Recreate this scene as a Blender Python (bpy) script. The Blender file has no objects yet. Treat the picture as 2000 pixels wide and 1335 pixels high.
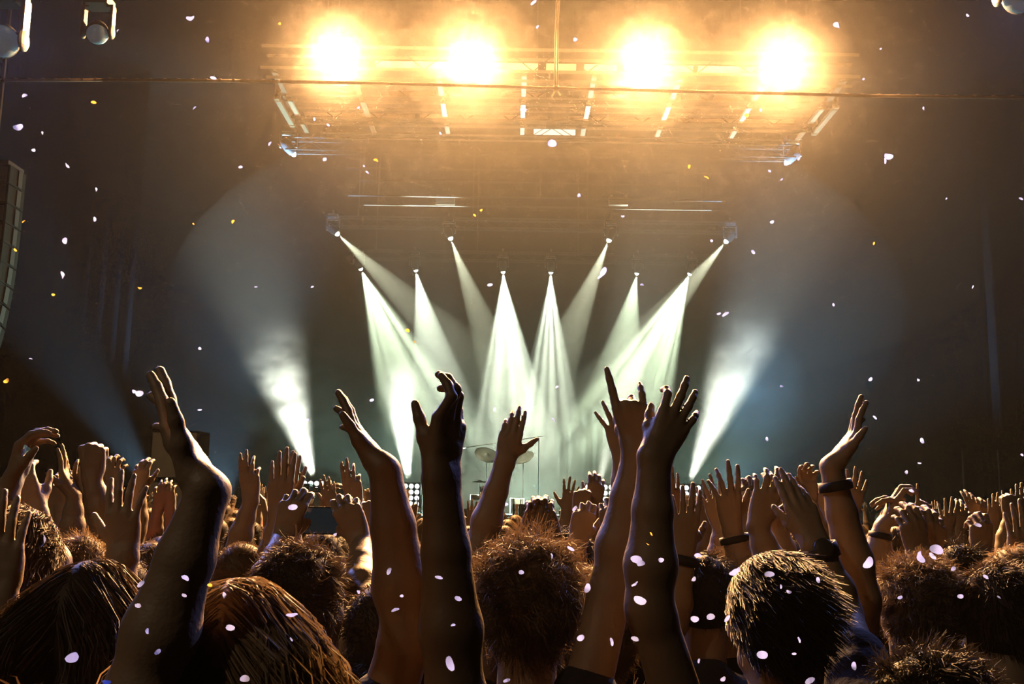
import bpy, bmesh, math, random
import numpy as np
from mathutils import Vector, Matrix, Euler, Quaternion

scene = bpy.context.scene
COL = scene.collection
R = math.radians
random.seed(7)

# ------------------------------------------------------------------ camera
W_PX, H_PX, F_PX = 2000.0, 1335.0, 1944.0
CAM = Vector((-0.5, 0.0, 1.85))
PITCH, YAW, ROLL = R(9.0), R(0.0), R(0.9)
cam_data = bpy.data.cameras.new('camera')
cam_data.sensor_width = 36.0
cam_data.lens = 36.0 * F_PX / W_PX
cam_data.clip_start = 0.05
cam_data.clip_end = 200
cam_obj = bpy.data.objects.new('camera', cam_data)
COL.objects.link(cam_obj)
cam_obj.matrix_world = (Matrix.Translation(CAM) @ Matrix.Rotation(YAW, 4, 'Z') @
                        Matrix.Rotation(R(90) + PITCH, 4, 'X') @ Matrix.Rotation(ROLL, 4, 'Z'))
scene.camera = cam_obj
CAM_R = cam_obj.matrix_world.to_3x3()


def P(px, py, depth):
    """point of the hall seen at photo pixel (px, py), `depth` metres in front along world Y"""
    d = CAM_R @ Vector(((px - W_PX / 2) / F_PX, -(py - H_PX / 2) / F_PX, -1.0))
    return CAM + d * (depth / d.y)


# ------------------------------------------------------------------ world, exposure
world = bpy.data.worlds.new('hall_dark')
scene.world = world
world.use_nodes = True
world.node_tree.nodes['Background'].inputs['Color'].default_value = (0.006, 0.007, 0.009, 1)
world.node_tree.nodes['Background'].inputs['Strength'].default_value = 0.3
scene.view_settings.view_transform = 'Standard'
scene.view_settings.look = 'None'
scene.view_settings.gamma = 1.0
scene.view_settings.use_curve_mapping = False
scene.view_settings.exposure = 0.0
scene.cycles.volume_bounces = 0
scene.cycles.max_bounces = 4
scene.cycles.diffuse_bounces = 1
scene.cycles.glossy_bounces = 2
scene.cycles.transmission_bounces = 2
scene.cycles.transparent_max_bounces = 6
scene.cycles.use_denoising = True
scene.cycles.denoising_input_passes = 'RGB_ALBEDO'
scene.cycles.sample_clamp_indirect = 4.0
scene.cycles.sample_clamp_direct = 0.0
scene.cycles.caustics_reflective = False
scene.cycles.caustics_refractive = False
scene.cycles.volume_max_steps = 32
scene.cycles.volume_step_rate = 2.0
scene.cycles.adaptive_threshold = 0.04
scene.cycles.time_limit = 1000

# light levels, all in one place
BLINDER_W, SPILL_W, BLINDER_COL = 34000, 1550, (1.0, 0.50, 0.18)
BEAM_W = 2000000
AUD_BLUE_W = 2000
FILL_W = 480
HAZE_DENSITY = 0.00015
HAZE_G = 0.68


# ------------------------------------------------------------------ helpers
def link(o, parent=None):
    COL.objects.link(o)
    if parent is not None:
        o.parent = parent
    return o


def tag(o, label=None, cat=None, group=None, kind=None):
    if label: o['label'] = label
    if cat: o['category'] = cat
    if group: o['group'] = group
    if kind: o['kind'] = kind
    return o


def thing(name, label, cat, loc=(0, 0, 0), group=None):
    o = bpy.data.objects.new(name, None)
    o.empty_display_size = 0.1
    o.location = loc
    COL.objects.link(o)
    return tag(o, label, cat, group)


def mesh_from(name, verts, faces, mat, smooth=False):
    me = bpy.data.meshes.new(name)
    me.from_pydata([tuple(v) for v in verts], [], faces)
    if smooth:
        me.polygons.foreach_set('use_smooth', [True] * len(me.polygons))
    if mat: me.materials.append(mat)
    me.update()
    return me


class MB:
    """collects shapes and builds them as one mesh object"""
    def __init__(self):
        self.v, self.f = [], []

    def add(self, verts, faces):
        n = len(self.v)
        self.v += [Vector(v) for v in verts]
        self.f += [tuple(i + n for i in f) for f in faces]
        return self

    def box(self, c, s, rot=None):
        c = Vector(c); hx, hy, hz = s[0] / 2, s[1] / 2, s[2] / 2
        vs = [Vector((x, y, z)) for x in (-hx, hx) for y in (-hy, hy) for z in (-hz, hz)]
        if rot is not None: vs = [rot @ v for v in vs]
        return self.add([v + c for v in vs],
                        [(0, 1, 3, 2), (4, 6, 7, 5), (0, 4, 5, 1), (2, 3, 7, 6), (0, 2, 6, 4), (1, 5, 7, 3)])

    def tube(self, a, b, r0, r1=None, n=8, cap=True):
        a, b = Vector(a), Vector(b)
        if r1 is None: r1 = r0
        q = (b - a).to_track_quat('Z', 'Y')
        ring = lambda c, r: [c + q @ Vector((math.cos(2 * math.pi * i / n) * r, math.sin(2 * math.pi * i / n) * r, 0)) for i in range(n)]
        fs = [(i, (i + 1) % n, n + (i + 1) % n, n + i) for i in range(n)]
        if cap: fs += [tuple(range(n - 1, -1, -1)), tuple(range(n, 2 * n))]
        return self.add(ring(a, r0) + ring(b, r1), fs)

    def path(self, pts, r, n=6):
        for a, b in zip(pts[:-1], pts[1:]):
            self.tube(a, b, r, r, n)
        return self

    def ellipsoid(self, c, s, rot=None, nu=14, nv=9):
        c = Vector(c)
        vs = [Vector((0, 0, s[2]))]
        for j in range(1, nv):
            t = math.pi * j / nv
            for i in range(nu):
                p = 2 * math.pi * i / nu
                vs.append(Vector((s[0] * math.sin(t) * math.cos(p), s[1] * math.sin(t) * math.sin(p), s[2] * math.cos(t))))
        vs.append(Vector((0, 0, -s[2])))
        if rot is not None: vs = [rot @ v for v in vs]
        fs = [(0, 1 + i, 1 + (i + 1) % nu) for i in range(nu)]
        for j in range(nv - 2):
            o = 1 + j * nu
            fs += [(o + i, o + nu + i, o + nu + (i + 1) % nu, o + (i + 1) % nu) for i in range(nu)]
        o = 1 + (nv - 2) * nu; last = len(vs) - 1
        fs += [(last, o + (i + 1) % nu, o + i) for i in range(nu)]
        return self.add([v + c for v in vs], fs)

    def lathe(self, prof, c=(0, 0, 0), rot=None, n=20):
        c = Vector(c); vs = []; k = len(prof)
        for i in range(n):
            a = 2 * math.pi * i / n
            vs += [Vector((r * math.cos(a), r * math.sin(a), z)) for r, z in prof]
        if rot is not None: vs = [rot @ v for v in vs]
        fs = [(i * k + j, ((i + 1) % n) * k + j, ((i + 1) % n) * k + j + 1, i * k + j + 1) for i in range(n) for j in range(k - 1)]
        return self.add([v + c for v in vs], fs)

    def mesh(self, name, mat, smooth=False):
        return mesh_from(name, self.v, self.f, mat, smooth)

    def build(self, name, mat, parent=None, smooth=False, loc=None):
        o = bpy.data.objects.new(name, self.mesh(name, mat, smooth))
        if loc is not None: o.location = loc
        return link(o, parent)


def copy_tree(o, parent=None):
    c = o.copy(); COL.objects.link(c); c.parent = parent
    for ch in list(o.children): copy_tree(ch, c)
    return c


def material(name, base=(0.5, 0.5, 0.5), rough=0.6, metal=0.0, spec=0.5, emit=None, estr=0.0,
             noise=0.0, nscale=12.0, bump=0.0, bscale=60.0, detail=4.0):
    m = bpy.data.materials.new(name); m.use_nodes = True
    nt = m.node_tree; b = nt.nodes['Principled BSDF']
    b.inputs['Base Color'].default_value = (*base, 1)
    b.inputs['Roughness'].default_value = rough
    b.inputs['Metallic'].default_value = metal
    b.inputs['Specular IOR Level'].default_value = spec
    if emit:
        b.inputs['Emission Color'].default_value = (*emit, 1)
        b.inputs['Emission Strength'].default_value = estr
        m.cycles.emission_sampling = 'NONE'
    tc = nt.nodes.new('ShaderNodeTexCoord')
    if noise > 0:
        n = nt.nodes.new('ShaderNodeTexNoise'); n.inputs['Scale'].default_value = nscale; n.inputs['Detail'].default_value = detail
        nt.links.new(tc.outputs['Object'], n.inputs['Vector'])
        mx = nt.nodes.new('ShaderNodeMix'); mx.data_type = 'RGBA'
        mx.inputs[6].default_value = (*[max(0, c * (1 - noise)) for c in base], 1)
        mx.inputs[7].default_value = (*[min(1, c * (1 + noise)) for c in base], 1)
        nt.links.new(n.outputs['Fac'], mx.inputs[0]); nt.links.new(mx.outputs[2], b.inputs['Base Color'])
    if bump > 0:
        n = nt.nodes.new('ShaderNodeTexNoise'); n.inputs['Scale'].default_value = bscale; n.inputs['Detail'].default_value = 3
        nt.links.new(tc.outputs['Object'], n.inputs['Vector'])
        bm_ = nt.nodes.new('ShaderNodeBump'); bm_.inputs['Strength'].default_value = bump; bm_.inputs['Distance'].default_value = 0.01
        nt.links.new(n.outputs['Fac'], bm_.inputs['Height']); nt.links.new(bm_.outputs['Normal'], b.inputs['Normal'])
    return m


M = {
    'floor': material('hall_floor', (0.005, 0.0048, 0.0045), 0.95, spec=0.0, noise=0.4, nscale=3, bump=0.2),
    'wall': material('black_painted_wall', (0.00012, 0.00013, 0.00014), 1.0, spec=0.0, noise=0.35, nscale=1.5, bump=0.3, bscale=8),
    'drape': material('black_drape', (0.00016, 0.00017, 0.00018), 1.0, spec=0.0, noise=0.3, nscale=4, bump=0.3, bscale=30),
    'stage': material('stage_black', (0.0005, 0.0006, 0.0007), 0.95, spec=0.0, noise=0.3, nscale=6),
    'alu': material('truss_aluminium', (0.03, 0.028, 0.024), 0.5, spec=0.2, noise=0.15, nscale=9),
    'steel': material('dull_steel', (0.004, 0.004, 0.004), 0.7, spec=0.05, metal=0.0, noise=0.2, nscale=7),
    'black_metal': material('black_powder_coat', (0.010, 0.010, 0.011), 0.6, spec=0.15, noise=0.2, nscale=20),
    'grey_case': material('grey_speaker_paint', (0.0035, 0.0042, 0.0045), 0.7, spec=0.05, noise=0.25, nscale=14),
    'reflector': material('lamp_reflector', (0.85, 0.80, 0.70), 0.35, noise=0.05, nscale=30),
    'lit_bar': material('lit_metal_bar', (0.22, 0.20, 0.18), 0.5, noise=0.15, nscale=9),  # paler copy of the truss metal, floodlit brightness put into the colour
    'grille': material('speaker_grille', (0.04, 0.045, 0.05), 0.7, bump=0.4, bscale=180),
    'white_metal': material('off_white_paint', (0.12, 0.10, 0.08), 0.5, noise=0.1, nscale=10),
    'rope': material('rope_fibre', (0.20, 0.15, 0.10), 0.85, noise=0.35, nscale=60, bump=0.5, bscale=90),
    'bronze': material('cymbal_bronze', (0.004, 0.0045, 0.0038), 0.6, spec=0.05, noise=0.15, nscale=8),
    'warm_lens': material('warm_lamp_lens', (1, 0.9, 0.7), 0.4, emit=(1.0, 0.86, 0.58), estr=25),
    'cool_lens': material('cool_lamp_lens', (1, 1, 1), 0.4, emit=(0.93, 1.0, 0.92), estr=12),
    'led_lens': material('led_lens', (1, 1, 1), 0.4, emit=(0.95, 1.0, 0.95), estr=4),
    'board_glow': material('white_board_glow', (0.9, 0.9, 0.85), 0.5, emit=(1.0, 0.95, 0.84), estr=0.85),
}

# ------------------------------------------------------------------ lamps (light objects live in their builders)
def spot(name, loc, target, watts, color, half_deg, blend=0.3, radius=0.06, gobo=None, parent=None):
    l = bpy.data.lights.new(name, 'SPOT')
    l.energy = watts; l.color = color; l.spot_size = 2 * R(half_deg); l.spot_blend = blend
    l.shadow_soft_size = radius
    o = bpy.data.objects.new(name, l)
    o.location = loc
    o.rotation_euler = (Vector(target) - Vector(loc)).to_track_quat('-Z', 'Y').to_euler()
    if gobo:
        l.use_nodes = True
        nt = l.node_tree; em = nt.nodes['Emission']
        tc = nt.nodes.new('ShaderNodeTexCoord')
        sep = nt.nodes.new('ShaderNodeSeparateXYZ'); nt.links.new(tc.outputs['Normal'], sep.inputs[0])
        def div(k):
            d = nt.nodes.new('ShaderNodeMath'); d.operation = 'DIVIDE'
            nt.links.new(sep.outputs[k], d.inputs[0]); nt.links.new(sep.outputs[2], d.inputs[1]); return d
        cmb = nt.nodes.new('ShaderNodeCombineXYZ')
        nt.links.new(div(0).outputs[0], cmb.inputs[0]); nt.links.new(div(1).outputs[0], cmb.inputs[1])
        mp = nt.nodes.new('ShaderNodeMapping'); mp.inputs['Location'].default_value = (gobo * 1.37, gobo * 0.71, 0)
        nt.links.new(cmb.outputs[0], mp.inputs[0])
        vo = nt.nodes.new('ShaderNodeTexVoronoi'); vo.voronoi_dimensions = '2D'
        vo.inputs['Scale'].default_value = 2.9 / math.tan(R(half_deg))
        vo.inputs['Randomness'].default_value = 0.75
        nt.links.new(mp.outputs[0], vo.inputs['Vector'])
        mr = nt.nodes.new('ShaderNodeMapRange'); mr.interpolation_type = 'SMOOTHSTEP'
        mr.inputs['From Min'].default_value = 0.58; mr.inputs['From Max'].default_value = 0.26
        mr.inputs['To Min'].default_value = 0.03; mr.inputs['To Max'].default_value = 2.4
        nt.links.new(vo.outputs['Distance'], mr.inputs['Value']); nt.links.new(mr.outputs[0], em.inputs['Strength'])
    link(o, parent)
    return o


# ------------------------------------------------------------------ haze in the hall
def volume_material(name, density, g, color=(1, 1, 1)):
    m = bpy.data.materials.new(name); m.use_nodes = True
    nt = m.node_tree; nt.nodes.remove(nt.nodes['Principled BSDF'])
    v = nt.nodes.new('ShaderNodeVolumeScatter')
    v.inputs['Color'].default_value = (*color, 1); v.inputs['Density'].default_value = density; v.inputs['Anisotropy'].default_value = g
    nt.links.new(v.outputs[0], nt.nodes['Material Output'].inputs['Volume'])
    return m


HX0, HX1, HY0, HY1, HZ = -15.0, 15.0, -6.0, 38.0, 13.5
hz = MB().box(((HX0 + HX1) / 2, (HY0 + HY1) / 2, HZ / 2), (HX1 - HX0, HY1 - HY0, HZ))
haze = hz.build('stage_haze', volume_material('thin_haze', HAZE_DENSITY, HAZE_G, (1.0, 0.94, 0.84)))
tag(haze, 'thin stage haze filling the whole hall', 'haze', kind='stuff')


# ------------------------------------------------------------------ the hall
def struct(name, mb, mat, label=None):
    o = mb.build(name, mat); o['kind'] = 'structure'
    if label: o['label'] = label
    return o


struct('floor', MB().box((0, 16, -0.1), (30.4, 44.4, 0.2)), M['floor'])
struct('ceiling', MB().box((0, 16, HZ + 0.1), (30.4, 44.4, 0.2)), M['wall'])
struct('wall_left', MB().box((HX0 - 0.1, 16, HZ / 2), (0.2, 44, HZ)), M['wall'])
struct('wall_right', MB().box((HX1 + 0.1, 16, HZ / 2), (0.2, 44, HZ)), M['wall'])
struct('wall_back', MB().box((0, HY1 + 0.1, HZ / 2), (30.4, 0.2, HZ)), M['wall'])
struct('wall_front', MB().box((0, HY0 - 0.1, HZ / 2), (30.4, 0.2, HZ)), M['wall'])

# stage
STAGE_Y, STAGE_Z = 23.0, 1.35
struct('trim_1', MB().box((0.3, (STAGE_Y + 36.5) / 2, STAGE_Z / 2), (15.5, 36.5 - STAGE_Y, STAGE_Z)), M['stage'], 'raised black stage deck')


def drape(name, x0, x1, y, z0, z1, label, folds=14, amp=0.12, along='x'):
    vs, fs = [], []
    n = folds * 6
    for k in range(n + 1):
        t = k / n
        off = amp * math.sin(t * folds * 2 * math.pi) + amp * 0.4 * math.sin(t * folds * 4.7 + 1)
        for z in (z0, z1):
            vs.append((x0 + (x1 - x0) * t, y + off, z) if along == 'x' else (y + off, x0 + (x1 - x0) * t, z))
    for k in range(n):
        fs.append((2 * k, 2 * k + 2, 2 * k + 3, 2 * k + 1))
    o = bpy.data.objects.new(name, mesh_from(name, vs, fs, M['drape'], True)); link(o)
    md = o.modifiers.new('thickness', 'SOLIDIFY'); md.thickness = 0.02
    return tag(o, label, 'curtain')


drape('stage_curtain', 12.0, 14.7, 26.0, 0.0, 13.4, 'tall black side curtain hanging right of the stage', 8, 0.14)
drape('stage_curtain', -14.7, -10.6, 26.0, 0.0, 13.4, 'tall black side curtain hanging left of the stage', 11, 0.14)
drape('stage_backdrop', -14.0, 14.0, 36.9, 0.0, 13.4, 'wide dark backdrop curtain behind the drum riser', 64, 0.08)


# ------------------------------------------------------------------ lighting rig
RIG_Z = CAM.z + 7.9


def rig_depth(py):          # depth at which something at rig height is seen on pixel row py
    return 7.9 * F_PX / (975.0 - py)


BRACE = {}


def box_truss(name, a, b, size, n, label, group=None, mat='alu'):
    """square box truss from a to b: four chords, braces zig-zagging on the four sides"""
    a, b = Vector(a), Vector(b)
    t = thing(name, label, 'truss', a, group)
    L = (b - a).length
    t.rotation_euler = (b - a).to_track_quat('X', 'Z').to_euler()
    h = size / 2
    ch = MB().tube((0, 0, 0), (L, 0, 0), size * 0.07, None, 8).mesh('chord', M[mat])
    for y, z in ((-h, -h), (-h, h), (h, -h), (h, h)):
        o = bpy.data.objects.new('chord', ch); o.location = (0, y, z); link(o, t)
    for fx in (0.08, 0.36, 0.64, 0.92):
        w_ = HZ - a.z - h - 0.03
        MB().tube((L * fx, 0, h), (L * fx, 0, h + w_), 0.010, None, 5).tube((L * fx, -h, h), (L * fx, 0, h + .3), .008, None, 5).tube((L * fx, h, h), (L * fx, 0, h + .3), .008, None, 5).build('hoist_wire', M['steel'], t)
    step = L / n
    br = MB().tube((0, 0, -h), (step, 0, h), size * 0.026, None, 6).mesh('brace', M['steel'])
    bs = MB().tube((0, -h, 0), (step, h, 0), size * 0.026, None, 6).mesh('brace', M['steel'])
    for k in range(n):
        fl = 1 if k % 2 == 0 else -1
        for y in (-h, h):
            o = bpy.data.objects.new('brace', br); o.location = (k * step, y, 0); o.scale = (1, 1, fl); link(o, t)
        for z in (-h, h):
            o = bpy.data.objects.new('brace', bs); o.location = (k * step, 0, z); o.scale = (1, fl, 1); link(o, t)
    return t


def rigP(px, py, dz=0.0):
    p = P(px, py, rig_depth(py)); p.z += dz
    return p


# the lit gantry over the crowd: cross trusses and the bars running between them
GL, GR = -5.15, 5.75        # ends of the gantry in X
d1, d2, d3, d4 = rig_depth(88), rig_depth(150), rig_depth(198), rig_depth(232)
box_truss('lighting_truss', (GL, d1, RIG_Z), (GR, d1, RIG_Z), 0.42, 22, 'aluminium box truss carrying the four glaring warm floodlights')
box_truss('lighting_truss', (GL, d2, RIG_Z), (GR, d2, RIG_Z), 0.30, 26, 'slimmer aluminium truss directly behind the four warm floodlights')
box_truss('lighting_truss', (GL, d3, RIG_Z), (GR, d3, RIG_Z), 0.34, 24, 'aluminium truss behind the long sagging cable')
box_truss('lighting_truss', (GL + 0.5, d4, RIG_Z), (GR - 0.5, d4, RIG_Z), 0.30, 22, 'dim truss above the white glowing board')
ORD = ('first', 'second', 'third', 'fourth', 'fifth', 'sixth', 'seventh', 'eighth')
NEARER = ', %s from the end nearer the hung loudspeakers'
for i, x in enumerate((GL + 0.15, -3.55, -1.95, -0.35, 0.95, 2.55, 4.15, GR - 0.15)):
    for (ya, yb, lab) in ((d1 + 0.2, d2 - 0.14, 'flat bar bridging the first two gantry trusses'),
                          (d2 + 0.14, d3 - 0.16, 'flat bar behind the long cable'),
                          (d3 + 0.16, d4 - 0.14, 'flat bar reaching the dim gantry truss')):
        o = MB().box((0, (yb - ya) / 2, 0), (0.09, yb - ya + 0.06, 0.05)).box((0, (yb - ya) / 2, 0.05), (0.03, yb - ya + 0.06, 0.06)).build('gantry_bar', M['lit_bar'])
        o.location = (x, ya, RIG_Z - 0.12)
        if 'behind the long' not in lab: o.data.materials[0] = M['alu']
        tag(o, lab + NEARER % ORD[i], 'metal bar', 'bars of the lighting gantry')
# planks shaped as the floodlit stretches of truss, gaps where braces shade it
for y_, segs, w_, lab in ((d1 + 0.02, ((-3.1, -1.75), (-0.95, -0.1), (0.05, 0.6), (0.75, 1.35), (2.2, 2.75), (2.85, 3.9)), .16, 'plank on the floodlight truss'),
                          (d2, ((-3.0, -2.1), (-2.0, -1.55), (-0.8, 0.1), (0.9, 1.7), (2.2, 2.75), (2.85, 3.3), (3.4, 4.0)), .10, 'plank on the second gantry truss'),
                          (d3, ((-4.9, -2.6), (-2.5, 0.2), (0.6, 2.8), (2.9, 5.3)), .07, 'plank on the truss behind the cable')):
    for i, (xa, xb) in enumerate(segs):
        o = MB().box(((xb - xa) / 2, 0, 0), (xb - xa, w_, .03)).box(((xb - xa) / 2, w_ * .45, .03), (xb - xa, .02, .07)).build('gantry_plank', M['lit_bar'])
        o.location = (xa, y_, RIG_Z - .03); o.rotation_euler = (R(-35), 0, 0)
        tag(o, lab + NEARER % ORD[i], 'plank', 'planks of the lighting gantry')
# slanted end plates
for x, lab in ((GL - 0.04, 'pale end frame closing the left side of the gantry'), (GR + 0.04, 'pale end frame closing the right side of the gantry')):
    t = thing('gantry_end_frame', lab, 'metal frame', (x, d2, RIG_Z))
    MB().box((0, 0.65, -0.2), (0.10, 1.5, 0.06)).build('rail', M['white_metal'], t)
    MB().box((0, 0.65, 0.15), (0.10, 1.5, 0.06)).build('rail', M['white_metal'], t)
    MB().box((0, 0.0, -0.02), (0.10, 0.06, 0.42)).build('upright', M['white_metal'], t)
    MB().box((0, 1.3, -0.02), (0.10, 0.06, 0.42)).build('upright', M['white_metal'], t)


# floodlights (blinders)
def blinder(px, py, label):
    p = P(px, py, d1 - 0.45)
    t = thing('flood_light', label, 'stage light', p, 'warm floodlights on the gantry')
    aim = (Vector((p.x * 0.35, 0, 1.2)) - p).to_track_quat('-Y', 'Z')
    t.rotation_euler = aim.to_euler()
    rot = Matrix.Rotation(R(90), 3, 'X')
    MB().lathe([(0.001, -0.26), (0.22, -0.24), (0.31, -0.14), (0.335, 0.02), (0.32, 0.03)], rot=rot, n=28).build('housing', M['black_metal'], t)
    MB().lathe([(0.32, 0.028), (0.30, -0.04), (0.001, -0.05)], rot=rot, n=28).build('reflector', M['reflector'], t)
    MB().tube((-.36, 0.1, 0), (-.36, 0.45, 0.3), 0.02).tube((.36, 0.1, 0), (.36, 0.45, 0.3), 0.02).tube((-.36, 0.45, 0.3), (.36, 0.45, 0.3), 0.02).build('yoke', M['black_metal'], t)
    lens = MB().lathe([(0.0, 0.04), (0.045, 0.036), (0.078, 0.024), (0.096, 0.0), (0.09, -0.045)], rot=rot, n=16).mesh('lamp_lens', M['warm_lens'], True)
    for k in range(7):
        a_ = k * math.pi / 3; rr_ = 0.0 if k == 6 else 0.2
        o = bpy.data.objects.new('lamp_lens', lens); o.location = (rr_ * math.cos(a_), 0.03, rr_ * math.sin(a_)); link(o, t)
    l = bpy.data.lights.new('flood_spill', 'POINT'); l.energy = SPILL_W; l.color = BLINDER_COL; l.shadow_soft_size = 0.16
    lo = bpy.data.objects.new('flood_spill', l); lo.location = (0, -0.22, 0); link(lo, t)
    spot('flood_lamp', (0, -0.1, 0), (0, -2, 0), BLINDER_W, BLINDER_COL, 60, 1.0, 0.3, 0, t)
    return t


FLOODS = ((662, 108), (918, 122), (1254, 125), (1522, 127))
for k, (px, py) in enumerate(FLOODS):
    blinder(px, py, ['glaring warm floodlight at the left end of the gantry', 'glaring warm floodlight left of the hanging rope',
                     'glaring warm floodlight right of the hanging rope', 'glaring warm floodlight at the right end of the gantry'][k])

# white board below the gantry, its floodlit look put in as emission
pc = P(1083, 256, rig_depth(256) - 0.3)
t = thing('glowing_board', 'white oblong board with added glow hanging under the gantry', 'glowing board', pc)
rl = Matrix.Rotation(R(-24), 3, 'X')
MB().box((0, 0, 0), (0.92, 0.05, 0.19), rl).build('glowing_face', M['board_glow'], t)
MB().box(rl @ Vector((0, 0.05, 0)), (0.95, 0.05, 0.22), rl).build('casing', M['black_metal'], t)
MB().tube((-0.4, 0.05, 0.05), (-0.4, 0.05, HZ - pc.z - .02), 0.006).tube((0.4, 0.05, 0.05), (0.4, 0.05, HZ - pc.z - .02), 0.006).build('hanger', M['steel'], t)

# long cable across the hall and the rope that meets it
cpts = []
for px, py in ((-60, 157), (200, 156), (470, 158), (760, 163), (1086, 172), (1400, 180), (1700, 187), (2070, 191)):
    cpts.append(P(px, py, 15.0))
cb = MB().path(cpts, 0.026, 8)
for i in range(70):
    t_ = (i + 0.5) / 70 * (len(cpts) - 1); k = int(t_); q = cpts[k].lerp(cpts[k + 1], t_ - k)
    cb.ellipsoid(q + Vector((0, 0, 0.004)), (0.045, 0.031, 0.031), None, 8, 5)
tag(cb.build('steel_cable', M['rope'], smooth=True), 'long taut cable wrapped with cord crossing under the floodlights', 'cable')
rp = P(1086, 172, 15.0)
rb = MB()
for dx in (-0.022, 0.022):
    rb.path([rp + Vector((dx, 0, 0)), rp + Vector((dx * 0.7, 0, 1.0)), rp + Vector((dx + 0.05, 0, 2.2)), Vector((rp.x + dx + 0.08, rp.y, HZ))], 0.014, 6)
rb.ellipsoid(rp, (0.06, 0.045, 0.05)).path([rp, rp + Vector((-.06, 0, -.14))], 0.012).path([rp, rp + Vector((.07, 0, -.12))], 0.012)
tag(rb.build('hanging_rope', M['rope'], smooth=True), 'doubled rope hanging from the ceiling and knotted to the cable', 'rope')


# pipes and dim battens over the stage
M['pipe'] = material('dark_pipe', (0.005, 0.0048, 0.0045), 0.7, spec=0.05)
M['dim_box'] = material('dim_box_paint', (0.010, 0.0095, 0.008), 0.7, spec=0.05)
for py, x0, x1, lab in ((315, -4.6, 4.6, 'thin pipe batten nearest the white glowing board'), (341, -4.4, 4.2, 'thin pipe batten second from the white glowing board'),
                        (372, -4.9, 5.0, 'thin pipe batten third from the white glowing board'), (391, -4.6, 4.9, 'thin pipe batten fourth from the white glowing board')):
    d = rig_depth(py)
    t = thing('pipe_batten', lab, 'pipe', (0, d, RIG_Z))
    MB().tube((x0, 0, 0), (x1, 0, 0), 0.022).build('pipe', M['pipe'], t)
    hang = MB().tube((0, 0, 0), (0, 0, HZ - RIG_Z - 0.03), 0.008, None, 5).mesh('wire', M['steel'])
    for x in (x0 + .4, 0.2, x1 - .4):
        o = bpy.data.objects.new('wire', hang); o.location = (x, 0, 0); link(o, t)
for px, lab in ((870, 'small pale box hung from a batten left of centre'), (1208, 'small pale box hung from a batten right of centre')):
    q = P(px, 393, rig_depth(391) + 0.05)
    t = thing('junction_box', lab, 'box', q)
    MB().box((0, 0, 0), (0.52, 0.16, 0.22)).build('case', M['dim_box'], t)
    MB().tube((-0.2, -0.05, .1), (-.2, -.05, .16), .03).tube((0.2, -0.05, .1), (.2, -.05, .16), .03).build('clamp', M['black_metal'], t)

ds1, ds2, ds0 = rig_depth(458), rig_depth(521), rig_depth(294)
box_truss('stage_truss', (-5.9, ds0, RIG_Z + 0.3), (6.1, ds0, RIG_Z + 0.3), 0.30, 24, 'truss over the stage front carrying two faint spotlights', mat='steel')
box_truss('stage_truss', (-6.3, ds1, RIG_Z + 0.45), (6.3, ds1, RIG_Z + 0.45), 0.30, 24, 'truss over the stage carrying the four upper spotlights', mat='steel')
box_truss('stage_truss', (-6.3, ds2, RIG_Z + 0.45), (6.3, ds2, RIG_Z + 0.45), 0.30, 24, 'rearmost truss carrying the six lower spotlights', mat='steel')


def moving_head(p, target, label, group, watts, half, blend, gobo, color, lens=0.075):
    t = thing('spotlight', label, 'spotlight', p, group)
    aim = (Vector(target) - p).normalized()
    q = aim.to_track_quat('-Z', 'Y').to_matrix()
    MB().box((0, 0, 0.40), (0.30, 0.28, 0.14)).box((0, 0, 0.33), (0.16, 0.16, 0.04)).tube((0, 0, .46), (0, 0, .62), .03).build('base', M['black_metal'], t)
    yk = MB()
    for s in (-1, 1):
        yk.box((s * 0.19, 0, 0.15), (0.04, 0.10, 0.36))
    yk.box((0, 0, 0.31), (0.42, 0.12, 0.04)).build('yoke', M['black_metal'], t)
    hd = MB().lathe([(0.001, 0.22), (0.09, 0.20), (0.13, 0.10), (0.13, -0.05), (0.10, -0.16), (0.085, -0.2), (0.078, -0.19)], rot=q, n=16)
    head = hd.build('lamp_head', M['black_metal'], t, True)
    MB().lathe([(0.0, -0.275), (lens * .5, -0.262), (lens * .87, -0.235), (lens, -0.19)], rot=q, n=16).build('lens', M['cool_lens'], head, True)
    s = spot('spot_lamp', aim * 0.30, aim * 2, watts, color, half, blend, 0.03, gobo, t)
    return t


GREEN_WHITE = (0.78, 1.0, 0.70)
PALE = (0.84, 1.0, 0.80)
G1, G2, G0 = 'lower row of stage spotlights', 'upper row of stage spotlights', 'faint front spotlights'
for (px, py, tx, ty, td, half, w, gobo, col, lab) in (
        (700, 514, 838, 830, 35.3, 18.5, 1.0, 1.3, GREEN_WHITE, 'spotlight at the left end of the lower row, beam fanned rightward'),
        (810, 516, 872, 830, 35.3, 15.0, 1.15, 0, PALE, 'second spotlight of the lower row counted from its left end'),
        (982, 519, 1000, 850, 35.3, 16.0, 1.8, 4.1, PALE, 'spotlight left of centre in the lower row, beam straight down'),
        (1076, 520, 1072, 850, 35.3, 14.0, 1.1, 7.7, PALE, 'spotlight right of centre in the lower row, beam straight down'),
        (1246, 522, 1190, 830, 35.3, 15.5, 0.75, 0, GREEN_WHITE, 'second spotlight of the lower row counted from its right end'),
        (1352, 524, 1215, 820, 35.3, 19.0, 1.25, 9.2, GREEN_WHITE, 'spotlight at the right end of the lower row, beam fanned leftward')):
    moving_head(P(px, py, ds2), P(tx, ty, td), lab, G1, BEAM_W * 1.3 * w, half, 0.35, gobo, col)
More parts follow.
